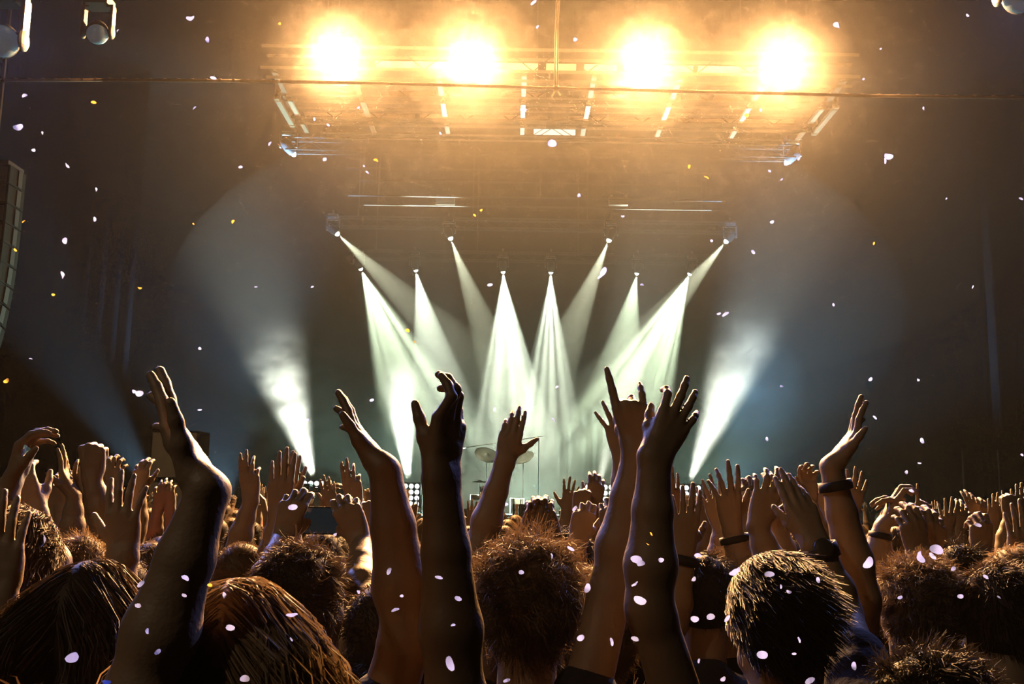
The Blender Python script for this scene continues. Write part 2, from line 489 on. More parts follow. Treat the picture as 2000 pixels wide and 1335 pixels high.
for (px, py, tx, ty, td, half, w, lab) in (
        (650, 448, 905, 690, ds1 - 0.5, 8.5, 0.42, 'spotlight at the left end of the upper row, beam slanting rightward'),
        (876, 454, 945, 640, ds1 - 0.5, 9.0, 0.40, 'second spotlight of the upper row counted from its left end'),
        (1194, 458, 1110, 660, ds1 - 0.5, 9.5, 0.45, 'second spotlight of the upper row counted from its right end'),
        (1426, 462, 1235, 690, ds1 - 0.5, 9.0, 0.42, 'spotlight at the right end of the upper row, beam slanting leftward')):
    moving_head(P(px, py, ds1), P(tx, ty, td), lab, G2, BEAM_W * w, half, 0.35, 0, (0.9, 1.0, 0.72))
for (px, py, tx, ty, lab) in ((563, 286, 672, 440, 'faint small spotlight over the left stage front'), (1548, 303, 1432, 450, 'faint small spotlight over the right stage front')):
    moving_head(P(px, py, ds0), P(tx, ty, ds0 + 1.0), lab, G0, BEAM_W * 0.05, 5.0, 0.5, 0, (1.0, 0.95, 0.6), 0.06)


# LED wall-wash panels standing on the stage, shining up
def led_panel(px, py, depth, cols, rows, target, label, watts, half, color):
    p = P(px, py, depth)
    t = thing('led_panel', label, 'stage light', (p.x, p.y, STAGE_Z), 'upward shining lamp panels on the stage')
    w, h = cols * 0.17, rows * 0.17
    zc = p.z - STAGE_Z
    MB().box((0, 0.08, zc), (w + 0.06, 0.12, h + 0.06)).build('housing', M['black_metal'], t)
    for s in (-1, 1):
        MB().box((s * (w / 2 + 0.05), 0.1, zc / 2), (0.04, 0.06, max(zc, 0.1))).box((s * (w / 2 + 0.05), 0.1, 0.02), (0.06, 0.4, 0.04)).build('stand_leg', M['black_metal'], t)
    lens = MB().lathe([(0.0, -0.02), (0.05, -0.012), (0.068, 0.0)], rot=Matrix.Rotation(R(-90), 3, 'X'), n=12)
    lens.v = [Vector((v.x, -abs(v.y), v.z)) for v in lens.v]
    lm = lens.mesh('led_lens', M['led_lens'], True)
    for i in range(cols):
        for j in range(rows):
            o = bpy.data.objects.new('led_lens', lm)
            o.location = ((i - (cols - 1) / 2) * 0.17, 0.015, zc + (j - (rows - 1) / 2) * 0.17); link(o, t)
    s = spot('wash_lamp', Vector((0, -0.1, zc + h / 2 + 0.12)), Vector(target) - Vector((p.x, p.y, STAGE_Z)), watts, color, half, 1.0, 0.10, 0, t)
    return t


WASH = (0.93, 1.0, 0.86)
WASH_W = 1050000
led_panel(797, 966, 29.5, 4, 4, P(775, 700, 28.6), 'lamp panel shining up beside the drum kit', WASH_W * 0.5, 13, WASH)
led_panel(1171, 968, 29.5, 5, 4, P(1225, 720, 28.6), 'lamp panel of five lamp columns shining up on the right stage', WASH_W * 0.6, 15, WASH)
led_panel(1347, 970, 28.5, 4, 4, P(1440, 700, 27.8), 'lamp panel shining up at the right edge of the stage', WASH_W * 0.6, 15, WASH)
led_panel(612, 955, 29.0, 4, 3, P(520, 640, 28.2), 'lamp panel shining up behind the left amplifiers', WASH_W * 0.6, 17, WASH)


# small floor spots
def floor_par(p, target, label, watts, half, color):
    p = Vector(p)
    t = thing('floor_spotlight', label, 'stage light', (p.x, p.y, STAGE_Z))
    aim = (Vector(target) - p).normalized(); q = aim.to_track_quat('-Z', 'Y').to_matrix()
    zc = p.z - STAGE_Z
    MB().lathe([(0.001, 0.2), (0.08, 0.18), (0.11, 0.05), (0.12, -0.12), (0.115, -0.11), (0.1, 0.0)], (0, 0, zc), q, 14).build('can', M['black_metal'], t, True)
    MB().lathe([(0.0, -0.07), (0.06, -0.06), (0.10, -0.03)], (0, 0, zc), q, 14).build('lens', M['cool_lens'], t, True)
    MB().tube((-.15, 0, zc), (-.15, 0, 0), .012).tube((.15, 0, zc), (.15, 0, 0), .012).tube((-.15, 0, 0.01), (.15, 0, 0.01), .012).build('bracket', M['black_metal'], t)
    spot('floor_lamp', Vector((0, 0, zc)) + aim * 0.15, Vector((0, 0, zc)) + aim * 3, watts, color, half, 0.6, 0.08, 0, t)


BLUE = (0.28, 0.62, 1.0)
floor_par(P(905, 1003, 26.0), P(893, 880, 26.0), 'narrow floor spotlight at the foot of the drum kit', 600000, 7, WASH)
floor_par(P(441, 1003, 25.0), P(405, 700, 25.0), 'blue-lit floor spotlight at the left edge of the stage', 330000, 36, BLUE)
floor_par(P(1390, 1003, 25.0), P(1560, 760, 25.0), 'blue-lit floor spotlight at the right edge of the stage', 430000, 40, BLUE)
floor_par(P(318, 985, 25.4), P(70, 590, 24.0), 'blue floor spotlight thrown out past the left curtain', 800000, 14, BLUE)

TEAL_FILL = (0.50, 0.95, 0.80)  # floods added to tint the haze, in place of scattered beam light
for px, lab in ((700, 'added teal fill flood on the stage floor left of the drum kit'), (1030, 'added teal fill flood on the stage floor behind the drum kit'), (1400, 'added teal fill flood on the stage floor at the right')):
    floor_par(P(px, 1000, 34.5), P(1030 + (px - 1030) * 0.8, 860, 30.0), lab, 11000, 60, TEAL_FILL)

# ------------------------------------------------------------------ thicker smoke
def smoke_material(name, density, g, scale, seed, stretch=(1, 1, 1), core=0.15):
    """density falls off softly to the edge of the cloud and is broken up by noise"""
    m = bpy.data.materials.new(name); m.use_nodes = True
    nt = m.node_tree; nt.nodes.remove(nt.nodes['Principled BSDF'])
    v = nt.nodes.new('ShaderNodeVolumeScatter'); v.inputs['Anisotropy'].default_value = g
    v.inputs['Color'].default_value = (1, 1, 0.97, 1)
    tc = nt.nodes.new('ShaderNodeTexCoord')
    ln = nt.nodes.new('ShaderNodeVectorMath'); ln.operation = 'LENGTH'
    nt.links.new(tc.outputs['Object'], ln.inputs[0])
    fall = nt.nodes.new('ShaderNodeMapRange'); fall.interpolation_type = 'SMOOTHSTEP'
    fall.inputs['From Min'].default_value = 1.0; fall.inputs['From Max'].default_value = core
    nt.links.new(ln.outputs['Value'], fall.inputs['Value'])
    mp = nt.nodes.new('ShaderNodeMapping'); mp.inputs['Location'].default_value = (seed, seed * 0.7, -seed); mp.inputs['Scale'].default_value = stretch
    nt.links.new(tc.outputs['Object'], mp.inputs[0])
    n = nt.nodes.new('ShaderNodeTexNoise'); n.inputs['Scale'].default_value = scale; n.inputs['Detail'].default_value = 3; n.inputs['Roughness'].default_value = 0.55
    nt.links.new(mp.outputs[0], n.inputs['Vector'])
    nr = nt.nodes.new('ShaderNodeMapRange'); nr.interpolation_type = 'SMOOTHSTEP'
    nr.inputs['From Min'].default_value = 0.36; nr.inputs['From Max'].default_value = 0.66; nr.inputs['To Min'].default_value = 0.12; nr.inputs['To Max'].default_value = density
    nr.inputs['To Min'].default_value = density * 0.12
    nt.links.new(n.outputs['Fac'], nr.inputs['Value'])
    mul = nt.nodes.new('ShaderNodeMath'); mul.operation = 'MULTIPLY'
    nt.links.new(nr.outputs[0], mul.inputs[0]); nt.links.new(fall.outputs[0], mul.inputs[1])
    nt.links.new(mul.outputs[0], v.inputs['Density'])
    nt.links.new(v.outputs[0], nt.nodes['Material Output'].inputs['Volume'])
    return m


def smoke(center, size, density, g, scale, seed, label, rot=(0, 0, 0), stretch=(1, 1, 1), core=0.15):
    b = MB().ellipsoid((0, 0, 0), (1, 1, 1), None, 20, 12)
    o = b.build('smoke_cloud', smoke_material('smoke', density, g, scale, seed, stretch, core))
    o.location = center; o.scale = size; o.rotation_euler = rot
    return tag(o, label, 'smoke', kind='stuff')


smoke(P(572, 820, 28.0), (2.3, 1.4, 3.3), 0.007, 0.3, 2.4, 3.1, 'bright smoke plume rising over the left amplifiers', (0, R(-8), 0), (1, 1, 3.0))
smoke(P(784, 845, 28.8), (1.4, 1.0, 2.4), 0.013, 0.3, 1.6, 8.4, 'bright smoke puff beside the drum kit', (0, 0, 0), (1, 1, 1.3))
smoke(P(1430, 800, 27.5), (2.1, 1.3, 3.5), 0.007, 0.3, 1.8, 5.5, 'bright smoke plume rising at the right edge of the stage', (0, R(12), 0), (1, 1, 1.5))


def cloud(center, size, density, g, label, shells=3, color=(1.0, 0.97, 0.92)):
    """even, soft-edged cloud: nested shells of thin smoke"""
    root = thing('smoke_cloud', label, 'smoke', center)
    root['kind'] = 'stuff'
    for k in range(shells):
        f = 1.0 - k / (shells + .6)
        o = MB().ellipsoid((0, 0, 0), (1, 1, 1), None, 28, 18).build('smoke_layer', volume_material('even_smoke', density / shells * (1 + .25 * k), g, color), root, True)
        o.scale = (size[0] * f, size[1] * f, size[2] * f)
        o['kind'] = 'stuff'
    return root


gantry_smoke = cloud((0.6, 16.8, 8.4), (8.8, 4.4, 4.9), 0.0023, 0.45, 'warm smoke hanging around the gantry floodlights', 2)
halo_mat = volume_material('lamp_halo_smoke', 0.0055, 0.5, (1.0, 0.97, 0.92))
halo_mesh = MB().ellipsoid((0, 0, 0), (1, 1, 1), None, 24, 16).mesh('halo_smoke', halo_mat, True)
for px, py in FLOODS:                       # smoke balls added to give each lamp a soft halo
    for r_ in (1.25, 0.7):
        o = bpy.data.objects.new('halo_smoke', halo_mesh); link(o, gantry_smoke)
        o.location = P(px, py - 6, d1 - 0.75) - Vector((0.6, 16.8, 8.4)); o.scale = (r_, r_, r_); o['kind'] = 'stuff'
cloud((0.2, 29.6, 7.5), (11.0, 7.2, 5.9), 0.0006, HAZE_G, 'pale haze lying over the stage between the spotlights', 1)

# ------------------------------------------------------------------ bodies: smooth union of rounded cones, one skin
class Field:
    """signed distance grid that rounded cones and ellipsoids are blended into; mesh() walks its zero surface"""
    def __init__(self, lo, hi, h):
        self.h = h
        self.lo = np.array(lo, float) - 3 * h
        n = np.ceil((np.array(hi, float) + 3 * h - self.lo) / h).astype(int) + 1
        self.f = np.full(tuple(n), 1.0, np.float32)

    def _block(self, lo, hi):
        i0 = np.maximum(0, np.floor((lo - self.lo) / self.h).astype(int)); i1 = np.minimum(self.f.shape, np.ceil((hi - self.lo) / self.h).astype(int) + 1)
        if np.any(i1 <= i0): return None
        ax = [self.lo[k] + self.h * np.arange(i0[k], i1[k]) for k in range(3)]
        X, Y, Z = np.meshgrid(*ax, indexing='ij')
        return tuple(slice(i0[k], i1[k]) for k in range(3)), X, Y, Z

    def _blend(self, sl, d, k):
        a = self.f[sl]
        hh = np.clip(k - np.abs(a - d), 0, None) / k
        self.f[sl] = np.minimum(a, d) - hh * hh * k * 0.25

    def cone(self, a, b, r0, r1, k=0.006, flat=None):
        a, b = np.array(a, float), np.array(b, float)
        R_ = max(r0, r1) + k + 2 * self.h
        if flat is not None: R_ *= 1.25
        blk = self._block(np.minimum(a, b) - R_, np.maximum(a, b) + R_)
        if blk is None: return
        sl, X, Y, Z = blk
        ba = b - a; L2 = max(ba @ ba, 1e-9)
        px, py, pz = X - a[0], Y - a[1], Z - a[2]
        t = np.clip((px * ba[0] + py * ba[1] + pz * ba[2]) / L2, 0, 1)
        qx, qy, qz = px - t * ba[0], py - t * ba[1], pz - t * ba[2]
        d2 = qx * qx + qy * qy + qz * qz
        if flat is not None:      # (axis, factor): thinner along that axis
            n, s = np.array(flat[0], float), flat[1]
            c = qx * n[0] + qy * n[1] + qz * n[2]
            d2 = d2 + c * c * (s * s - 1)
        self._blend(sl, (np.sqrt(d2) - (r0 + (r1 - r0) * t)).astype(np.float32), k)

    def ell(self, c, s, rot=None, k=0.01):
        c = np.array(c, float); s = np.array(s, float)
        R_ = s.max() + k + 2 * self.h
        blk = self._block(c - R_, c + R_)
        if blk is None: return
        sl, X, Y, Z = blk
        p = np.stack([X - c[0], Y - c[1], Z - c[2]], -1)
        if rot is not None: p = p @ np.array(rot)
        q = p / s
        l0 = np.sqrt((q * q).sum(-1)) + 1e-9
        l1 = np.sqrt(((q / s) ** 2).sum(-1)) + 1e-9
        self._blend(sl, (l0 * (l0 - 1) / l1).astype(np.float32), k)

    def mesh(self):
        f = self.f; s = f < 0
        core = s[:-1, :-1, :-1].astype(np.int8)
        tot = np.zeros_like(core)
        for dx in (0, 1):
            for dy in (0, 1):
                for dz in (0, 1):
                    tot += s[dx:s.shape[0] - 1 + dx, dy:s.shape[1] - 1 + dy, dz:s.shape[2] - 1 + dz]
        act = (tot > 0) & (tot < 8)
        idx = np.full(act.shape, -1, np.int64); cells = np.argwhere(act); idx[act] = np.arange(len(cells))
        acc = np.zeros((len(cells), 3)); cnt = np.zeros(len(cells))
        ci, cj, ck = cells.T
        corners = [(0, 0, 0), (1, 0, 0), (0, 1, 0), (1, 1, 0), (0, 0, 1), (1, 0, 1), (0, 1, 1), (1, 1, 1)]
        for a in range(8):
            for ax in range(3):
                ca = corners[a]
                if ca[ax]: continue
                cb = list(ca); cb[ax] = 1
                va = f[ci + ca[0], cj + ca[1], ck + ca[2]]; vb = f[ci + cb[0], cj + cb[1], ck + cb[2]]
                m = (va < 0) != (vb < 0)
                t = np.where(m, va / np.where(m, va - vb, 1), 0)
                p = np.array(ca, float)[None, :].repeat(len(cells), 0); p[:, ax] += t
                acc[m] += p[m]; cnt[m] += 1
        v = self.lo + self.h * (cells + acc / cnt[:, None])
        faces = []
        for ax in range(3):
            u, w = (ax + 1) % 3, (ax + 2) % 3
            sl0 = [slice(1, -1)] * 3; sl1 = [slice(1, -1)] * 3
            sl0[ax] = slice(0, -1); sl1[ax] = slice(1, None)
            a, b = s[tuple(sl0)], s[tuple(sl1)]
            e = np.argwhere(a != b); inside = a[a != b]
            off = np.ones(3, int); off[ax] = 0
            e = e + off
            def cell(du, dw):
                q = e.copy(); q[:, u] += du; q[:, w] += dw
                return idx[q[:, 0], q[:, 1], q[:, 2]]
            q4 = np.stack([cell(-1, -1), cell(0, -1), cell(0, 0), cell(-1, 0)], 1)
            q4[~inside] = q4[~inside][:, ::-1]
            faces.append(q4)
        return v, np.concatenate(faces)


def np_mesh(name, v, q, mat, smooth=True):
    """mesh from numpy vertices and equal-sided faces"""
    me = bpy.data.meshes.new(name)
    k = q.shape[1]
    me.vertices.add(len(v)); me.vertices.foreach_set('co', np.asarray(v, np.float32).ravel())
    me.loops.add(q.size); me.loops.foreach_set('vertex_index', q.astype(np.int32).ravel())
    me.polygons.add(len(q)); me.polygons.foreach_set('loop_start', np.arange(0, q.size, k, dtype=np.int32))
    me.update(calc_edges=True)
    if smooth: me.polygons.foreach_set('use_smooth', np.ones(len(q), bool))
    if mat: me.materials.append(mat)
    return me


def unit(v):
    v = np.array(v, float); return v / max(np.linalg.norm(v), 1e-9)


# finger poses: (mcp, pip, dip, spread) for index..little in degrees, then thumb (out, forward, bend)
POSES = {
    'open': ([(2, 8, 5, 11), (0, 6, 4, 3), (2, 8, 5, -5), (5, 10, 6, -14)], (48, 10, 12)),
    'flat': ([(6, 8, 5, 3), (4, 6, 4, 0), (6, 8, 5, -2), (10, 10, 6, -5)], (28, 14, 10)),
    'relaxed': ([(14, 24, 14, 6), (18, 30, 16, 1), (22, 34, 18, -4), (28, 36, 20, -9)], (38, 22, 20)),
    'cup': ([(32, 30, 18, 3), (34, 32, 18, 0), (34, 34, 20, -2), (36, 34, 22, -5)], (30, 30, 18)),
    'claw': ([(8, 52, 34, 10), (4, 56, 36, 3), (8, 56, 36, -5), (14, 52, 34, -13)], (44, 26, 30)),
    'fist': ([(78, 88, 55, 2), (80, 92, 58, 0), (82, 92, 58, -2), (82, 90, 56, -5)], (30, 55, 45)),
    'back': ([(-22, 10, 6, 4), (-24, 8, 5, 0), (-20, 10, 6, -3), (-14, 12, 8, -7)], (34, 12, 12)),
    'grip': ([(38, 48, 22, 4), (42, 52, 24, 1), (46, 56, 26, -2), (50, 58, 28, -5)], (34, 40, 22)),
    'snap': ([(36, 52, 26, 8), (10, 24, 16, 3), (30, 48, 24, -3), (52, 70, 36, -9)], (20, 50, 14)),
    'point': ([(0, 4, 3, 2), (70, 80, 50, 0), (76, 86, 52, -2), (78, 86, 52, -4)], (26, 48, 35)),
    'blade': ([(-4, 10, 8, 1), (2, 14, 10, 0), (16, 24, 14, -1), (34, 34, 18, -2)], (16, 26, 10)),
}


def hand_frame(wrist, toward, thumb, back):
    y = unit(np.array(toward) - np.array(wrist))
    t = np.array(thumb, float); t = unit(t - (t @ y) * y)
    b = np.cross(y, t)
    if b @ np.array(back, float) < 0: b = -b
    return y, t, b


def add_hand(F, wrist, y, t, b, pose, hs=1.0, k=0.005):
    """palm, four fingers and thumb grown from the wrist; y points to the fingers, t to the thumb side, b out of the back"""
    w = np.array(wrist, float)
    fingers, (tout, tfwd, tbend) = POSES[pose] if isinstance(pose, str) else pose
    L = lambda a, c, d: w + hs * (a * t + c * y + d * b)
    kn = [L(.031, .092, .002), L(.0105, .097, .004), L(-.010, .092, .003), L(-.029, .083, 0)]
    base = [L(.017, .012, 0), L(.006, .010, .001), L(-.006, .010, .001), L(-.017, .012, 0)]
    for i in range(4):
        F.cone(base[i], kn[i], .0155 * hs, .0120 * hs, 0.008)
    F.cone(L(.020, .075, -.004), L(-.020, .070, -.004), .0125 * hs, .0115 * hs, 0.010)
    F.cone(L(.012, .045, -.003), L(-.014, .042, -.003), .016 * hs, .015 * hs, 0.012)
    F.cone(L(-.022, .022, -.010), L(-.027, .062, -.008), .0135 * hs, .0115 * hs, 0.010)      # heel of the hand
    lens = [(.043, .026, .023), (.048, .030, .024), (.044, .028, .023), (.034, .021, .020)]
    rad = [(.0100, .0090, .0080, .0068), (.0102, .0092, .0082, .0070), (.0098, .0088, .0078, .0066), (.0086, .0077, .0069, .0060)]
    for i in range(4):
        m, p, d, s = fingers[i]
        sp = R(s)
        fy = math.cos(sp) * y + math.sin(sp) * t
        ang = 0.0; q = kn[i]
        for j, a in enumerate((m, p, d)):
            ang += R(a)
            dv = math.cos(ang) * fy - math.sin(ang) * b
            e = q + dv * lens[i][j] * hs
            F.cone(q, e, rad[i][j] * hs * 1.04, rad[i][j + 1] * hs * 1.04, 0.0035)
            q = e
    o, f, bd = R(tout), R(tfwd), R(tbend)
    d1_ = unit(math.sin(o) * t + math.cos(o) * math.cos(f) * y - math.sin(f) * b)
    a0 = L(.018, .016, -.009); a1 = a0 + d1_ * .046 * hs
    ax = unit(np.cross(d1_, b)) if abs(d1_ @ b) < 0.98 else t
    d2_ = unit(d1_ * math.cos(bd * .6) + (y * 0.8 - b * 0.25 - 0.25 * t) * math.sin(bd * .6)); a2 = a1 + d2_ * .034 * hs
    d3_ = unit(d2_ * math.cos(bd * .8) + (y * 0.8 - b * 0.3 - 0.3 * t) * math.sin(bd * .8)); a3 = a2 + d3_ * .026 * hs
    F.cone(a0, a1, .0175 * hs, .0128 * hs, 0.010); F.cone(a1, a2, .0122 * hs, .0102 * hs, 0.004); F.cone(a2, a3, .0106 * hs, .0078 * hs, 0.004)
    F.cone(a1, L(.024, .066, -.004), .010 * hs, .008 * hs, 0.012)
    return kn


def add_arm(F, shoulder, elbow, wrist, y, t, b, pose, hs=1.0, ar=1.0):
    S, E, Wp = (np.array(p, float) for p in (shoulder, elbow, wrist))
    m = S * .5 + E * .5
    F.cone(S, m, .050 * ar, .046 * ar, .02); F.cone(m, E, .046 * ar, .039 * ar, .02)
    q1 = E * .72 + Wp * .28; q2 = E * .35 + Wp * .65
    F.cone(E, q1, .039 * ar, .0435 * ar, .015); F.cone(q1, q2, .0435 * ar, .0335 * ar, .015)
    off = t * .0085 * ar
    for sg in (-1, 1):
        F.cone(q2, Wp + sg * off, .0315 * ar, .0215 * ar, .012)
        F.cone(Wp + sg * off, Wp + sg * off * 1.25 + y * .016 * hs, .0215 * ar, .0195 * ar, .010)
    F.ell(E * .96 + S * .04, (.040 * ar, .040 * ar, .040 * ar), None, .012)
    add_hand(F, Wp + y * .008, y, t, b, pose, hs * .94)


def arm_bounds(S, E, Wp, y):
    pts = np.array([S, E, Wp, np.array(Wp) + y * .11])
    lo, hi = pts.min(0) - .06, pts.max(0) + .06
    lo = np.minimum(lo, np.array(Wp) + y * .1 - .13); hi = np.maximum(hi, np.array(Wp) + y * .1 + .13)
    return lo, hi


def rotz(a):
    return np.array([[math.cos(a), -math.sin(a), 0], [math.sin(a), math.cos(a), 0], [0, 0, 1]])


def rotx(a):
    return np.array([[1, 0, 0], [0, math.cos(a), -math.sin(a)], [0, math.sin(a), math.cos(a)]])


def add_head(F, c, Rm, s=1.0):
    H = lambda x, yy, z: np.array(c) + Rm @ (np.array((x, yy, z)) * s)
    F.ell(H(0, -.010, .026), np.array((.075, .094, .088)) * s, Rm, .01)
    F.ell(H(0, .030, -.035), np.array((.057, .066, .080)) * s, Rm, .03)
    F.cone(H(-.018, .070, -.098), H(.018, .070, -.098), .020 * s, .020 * s, .02)
    for sg in (-1, 1):
        F.cone(H(sg * .055, -.005, -.060), H(sg * .022, .068, -.096), .018 * s, .018 * s, .02)
        F.cone(H(sg * .010, .087, .016), H(sg * .046, .074, .014), .012 * s, .010 * s, .012)          # brow
        F.cone(H(sg * .040, .076, -.030), H(sg * .052, .056, -.034), .016 * s, .014 * s, .015)        # cheek
        F.ell(H(sg * .030, .080, -.006), np.array((.013, .010, .009)) * s, Rm, .004)                  # eye
        F.ell(H(sg * .078, -.012, -.006), np.array((.010, .019, .031)) * s, Rm @ rotz(-sg * .45), .006)  # ear
    F.cone(H(0, .092, .008), H(0, .112, -.034), .008 * s, .013 * s, .008)                             # nose
    F.cone(H(-.016, .090, -.060), H(.016, .090, -.060), .009 * s, .009 * s, .005)                     # lips
    F.cone(H(-.014, .089, -.071), H(.014, .089, -.071), .009 * s, .009 * s, .005)
    F.cone(H(0, -.020, -.040), H(0, -.040, -.200), .054 * s, .060 * s, .03)                           # neck


def skin_material(name, base):
    m = material(name, base, 0.55, spec=0.35, noise=0.14, nscale=22, bump=0.12, bscale=140)
    return m


SKIN = [skin_material('skin_light', (0.175, 0.125, 0.085)), skin_material('skin_tan', (0.14, 0.097, 0.063)), skin_material('skin_brown', (0.09, 0.057, 0.035))]
CLOTH = {n: material('cloth_' + n, c, 0.9, spec=0.15, noise=0.25, nscale=30, bump=0.35, bscale=55) for n, c in (
    ('black', (0.012, 0.012, 0.014)), ('navy', (0.014, 0.018, 0.03)), ('charcoal', (0.03, 0.03, 0.032)), ('olive', (0.06, 0.05, 0.025)),
    ('red', (0.42, 0.03, 0.02)), ('grey', (0.10, 0.095, 0.09)), ('denim', (0.03, 0.04, 0.07)))}


def hair_material(name, base, tip):
    m = bpy.data.materials.new(name); m.use_nodes = True
    nt = m.node_tree; p = nt.nodes['Principled BSDF']
    p.inputs['Roughness'].default_value = 0.6; p.inputs['Specular IOR Level'].default_value = 0.3
    tc = nt.nodes.new('ShaderNodeTexCoord'); n = nt.nodes.new('ShaderNodeTexNoise'); n.inputs['Scale'].default_value = 45
    nt.links.new(tc.outputs['Object'], n.inputs['Vector'])
    mx = nt.nodes.new('ShaderNodeMix'); mx.data_type = 'RGBA'
    mx.inputs[6].default_value = (*base, 1); mx.inputs[7].default_value = (*tip, 1)
    nt.links.new(n.outputs['Fac'], mx.inputs[0]); nt.links.new(mx.outputs[2], p.inputs['Base Color'])
    tr = nt.nodes.new('ShaderNodeBsdfTranslucent'); nt.links.new(mx.outputs[2], tr.inputs['Color'])
    ms = nt.nodes.new('ShaderNodeMixShader'); ms.inputs[0].default_value = 0.35
    nt.links.new(p.outputs[0], ms.inputs[1]); nt.links.new(tr.outputs[0], ms.inputs[2])
    nt.links.new(ms.outputs[0], nt.nodes['Material Output'].inputs['Surface'])
    return m


HAIR = {'black': hair_material('hair_black', (0.008, 0.006, 0.005), (0.022, 0.016, 0.011)),
        'dark': hair_material('hair_dark_brown', (0.018, 0.011, 0.006), (0.055, 0.034, 0.019)),
        'brown': hair_material('hair_brown', (0.045, 0.027, 0.015), (0.13, 0.085, 0.048)),
        'fair': hair_material('hair_fair', (0.10, 0.065, 0.032), (0.25, 0.17, 0.09))}


HAIR_PAD = {'buzz': .003, 'short': .009, 'swept': .012, 'slick': .012, 'tousled': .014, 'curly': .018, 'frizz': .012, 'long': .013, 'tied': .008}


def strands(c, Rm, s, style, n, seed, width=0.0017, seg=4):
    """ribbons of hair rooted on the scalp, combed, curled or falling according to style"""
    g = np.random.default_rng(seed)
    # roots on the scalp ellipsoid, face side left bare
    pad = HAIR_PAD[style] + .001
    e = np.array((.0745 + pad, .089 + pad, .082 + pad)); ec = np.array((0, -.018, .034))
    pts = np.zeros((0, 3))
    lim = {'buzz': -.006, 'long': -.050}.get(style, -.030)
    while len(pts) < n:
        d = g.normal(size=(n * 3, 3)); d /= np.linalg.norm(d, axis=1)[:, None]
        q = d * e + ec
        ok = (-0.55 * q[:, 1] + 0.83 * q[:, 2] > lim) & ~((np.abs(q[:, 0]) > .05) & (q[:, 1] > -.005) & (q[:, 2] < .01))
        pts = np.concatenate([pts, q[ok]])
    p = pts[:n]; nrm = (p - ec) / e ** 2; nrm /= np.linalg.norm(nrm, axis=1)[:, None]
    cl = np.floor((p + 5) / .022).astype(int); key = (cl[:, 0] * 7919 + cl[:, 1] * 104729 + cl[:, 2] * 1299709) % 1021
    clump = g.normal(size=(1021, 3))[key]
    grav = np.array((0, 0, -1.0))
    back = np.array((0, -1.0, 0.0))
    if style == 'buzz': ln, flow, up, wob = .009, back * .6 + grav * .2, 1.0, .15
    elif style == 'short': ln, flow, up, wob = .030, back * .5 + grav * .45, .85, .35
    elif style == 'swept': ln, flow, up, wob = .055, back * 1.0 + grav * .3, .42, .25
    elif style == 'slick': ln, flow, up, wob = .075, back * 1.2 + grav * .25, .26, .16
    elif style == 'tousled': ln, flow, up, wob = .045, back * .4 + grav * .4, .75, .65
    elif style == 'curly': ln, flow, up, wob = .060, grav * .25, 1.0, .8
    elif style == 'frizz': ln, flow, up, wob = .040, grav * .2, 1.0, .6
    else: ln, flow, up, wob = .40, grav * 1.0, .22, .16           # long
    ln = ln * (0.7 + 0.6 * g.random(n))
    seg_n = 9 if style == 'long' else seg
    cur = p.copy(); path = [cur.copy()]
    part = np.sign(p[:, 0] + .012)[:, None] * np.array((1.0, 0, 0))
    ph = g.random(n) * 6.28
    for j in range(seg_n):
        f = (j + 1) / seg_n
        d = nrm * up * (1 - .5 * f) + flow + clump * wob * .6 + g.normal(size=(n, 3)) * wob * .35
        if style == 'long': d = d + part * (.75 if j < 2 else .05) + back * (.35 if j < 2 else 0.02)
        if style in ('curly', 'frizz'):
            a = ph + f * 7; t1 = np.cross(nrm, (0.3, 0.5, 0.8)); t2 = np.cross(nrm, t1)
            d = d + 1.1 * (np.cos(a)[:, None] * t1 + np.sin(a)[:, None] * t2)
        d /= np.linalg.norm(d, axis=1)[:, None]
        cur = cur + d * (ln / seg_n)[:, None]
        q = (cur - ec) / (e * (1.05 if style == 'long' else 1.02)); l = np.linalg.norm(q, axis=1); ins = l < 1
        cur[ins] = (q[ins] / l[ins][:, None]) * (e * (1.05 if style == 'long' else 1.02)) + ec
        if style == 'long':                                   # lie on neck and shoulders
            low = cur[:, 2] < -.09
            rr = np.hypot(cur[:, 0], cur[:, 1] + .03); push = low & (rr < .085)
            cur[push, 0] *= (.085 / np.maximum(rr[push], .01)); cur[push, 1] = (cur[push, 1] + .03) * (.085 / np.maximum(rr[push], .01)) - .03
        path.append(cur.copy())
    path = np.stack(path, 1)                                   # n, seg+1, 3
    side = np.cross(path[:, -1] - path[:, 0], g.normal(size=(n, 3))); side /= np.maximum(np.linalg.norm(side, axis=1), 1e-6)[:, None]
    w = (width * np.linspace(1, .25, seg_n + 1))[None, :, None] * .5
    A, B = path + side[:, None] * w, path - side[:, None] * w
    V = np.stack([A, B], 2).reshape(-1, 3)
    V = np.array(c) + (V * s) @ Rm.T
    i0 = (np.arange(n)[:, None] * (seg_n + 1) + np.arange(seg_n)[None]).ravel() * 2
    Q = np.stack([i0, i0 + 1, i0 + 3, i0 + 2], 1)
    return V, Q


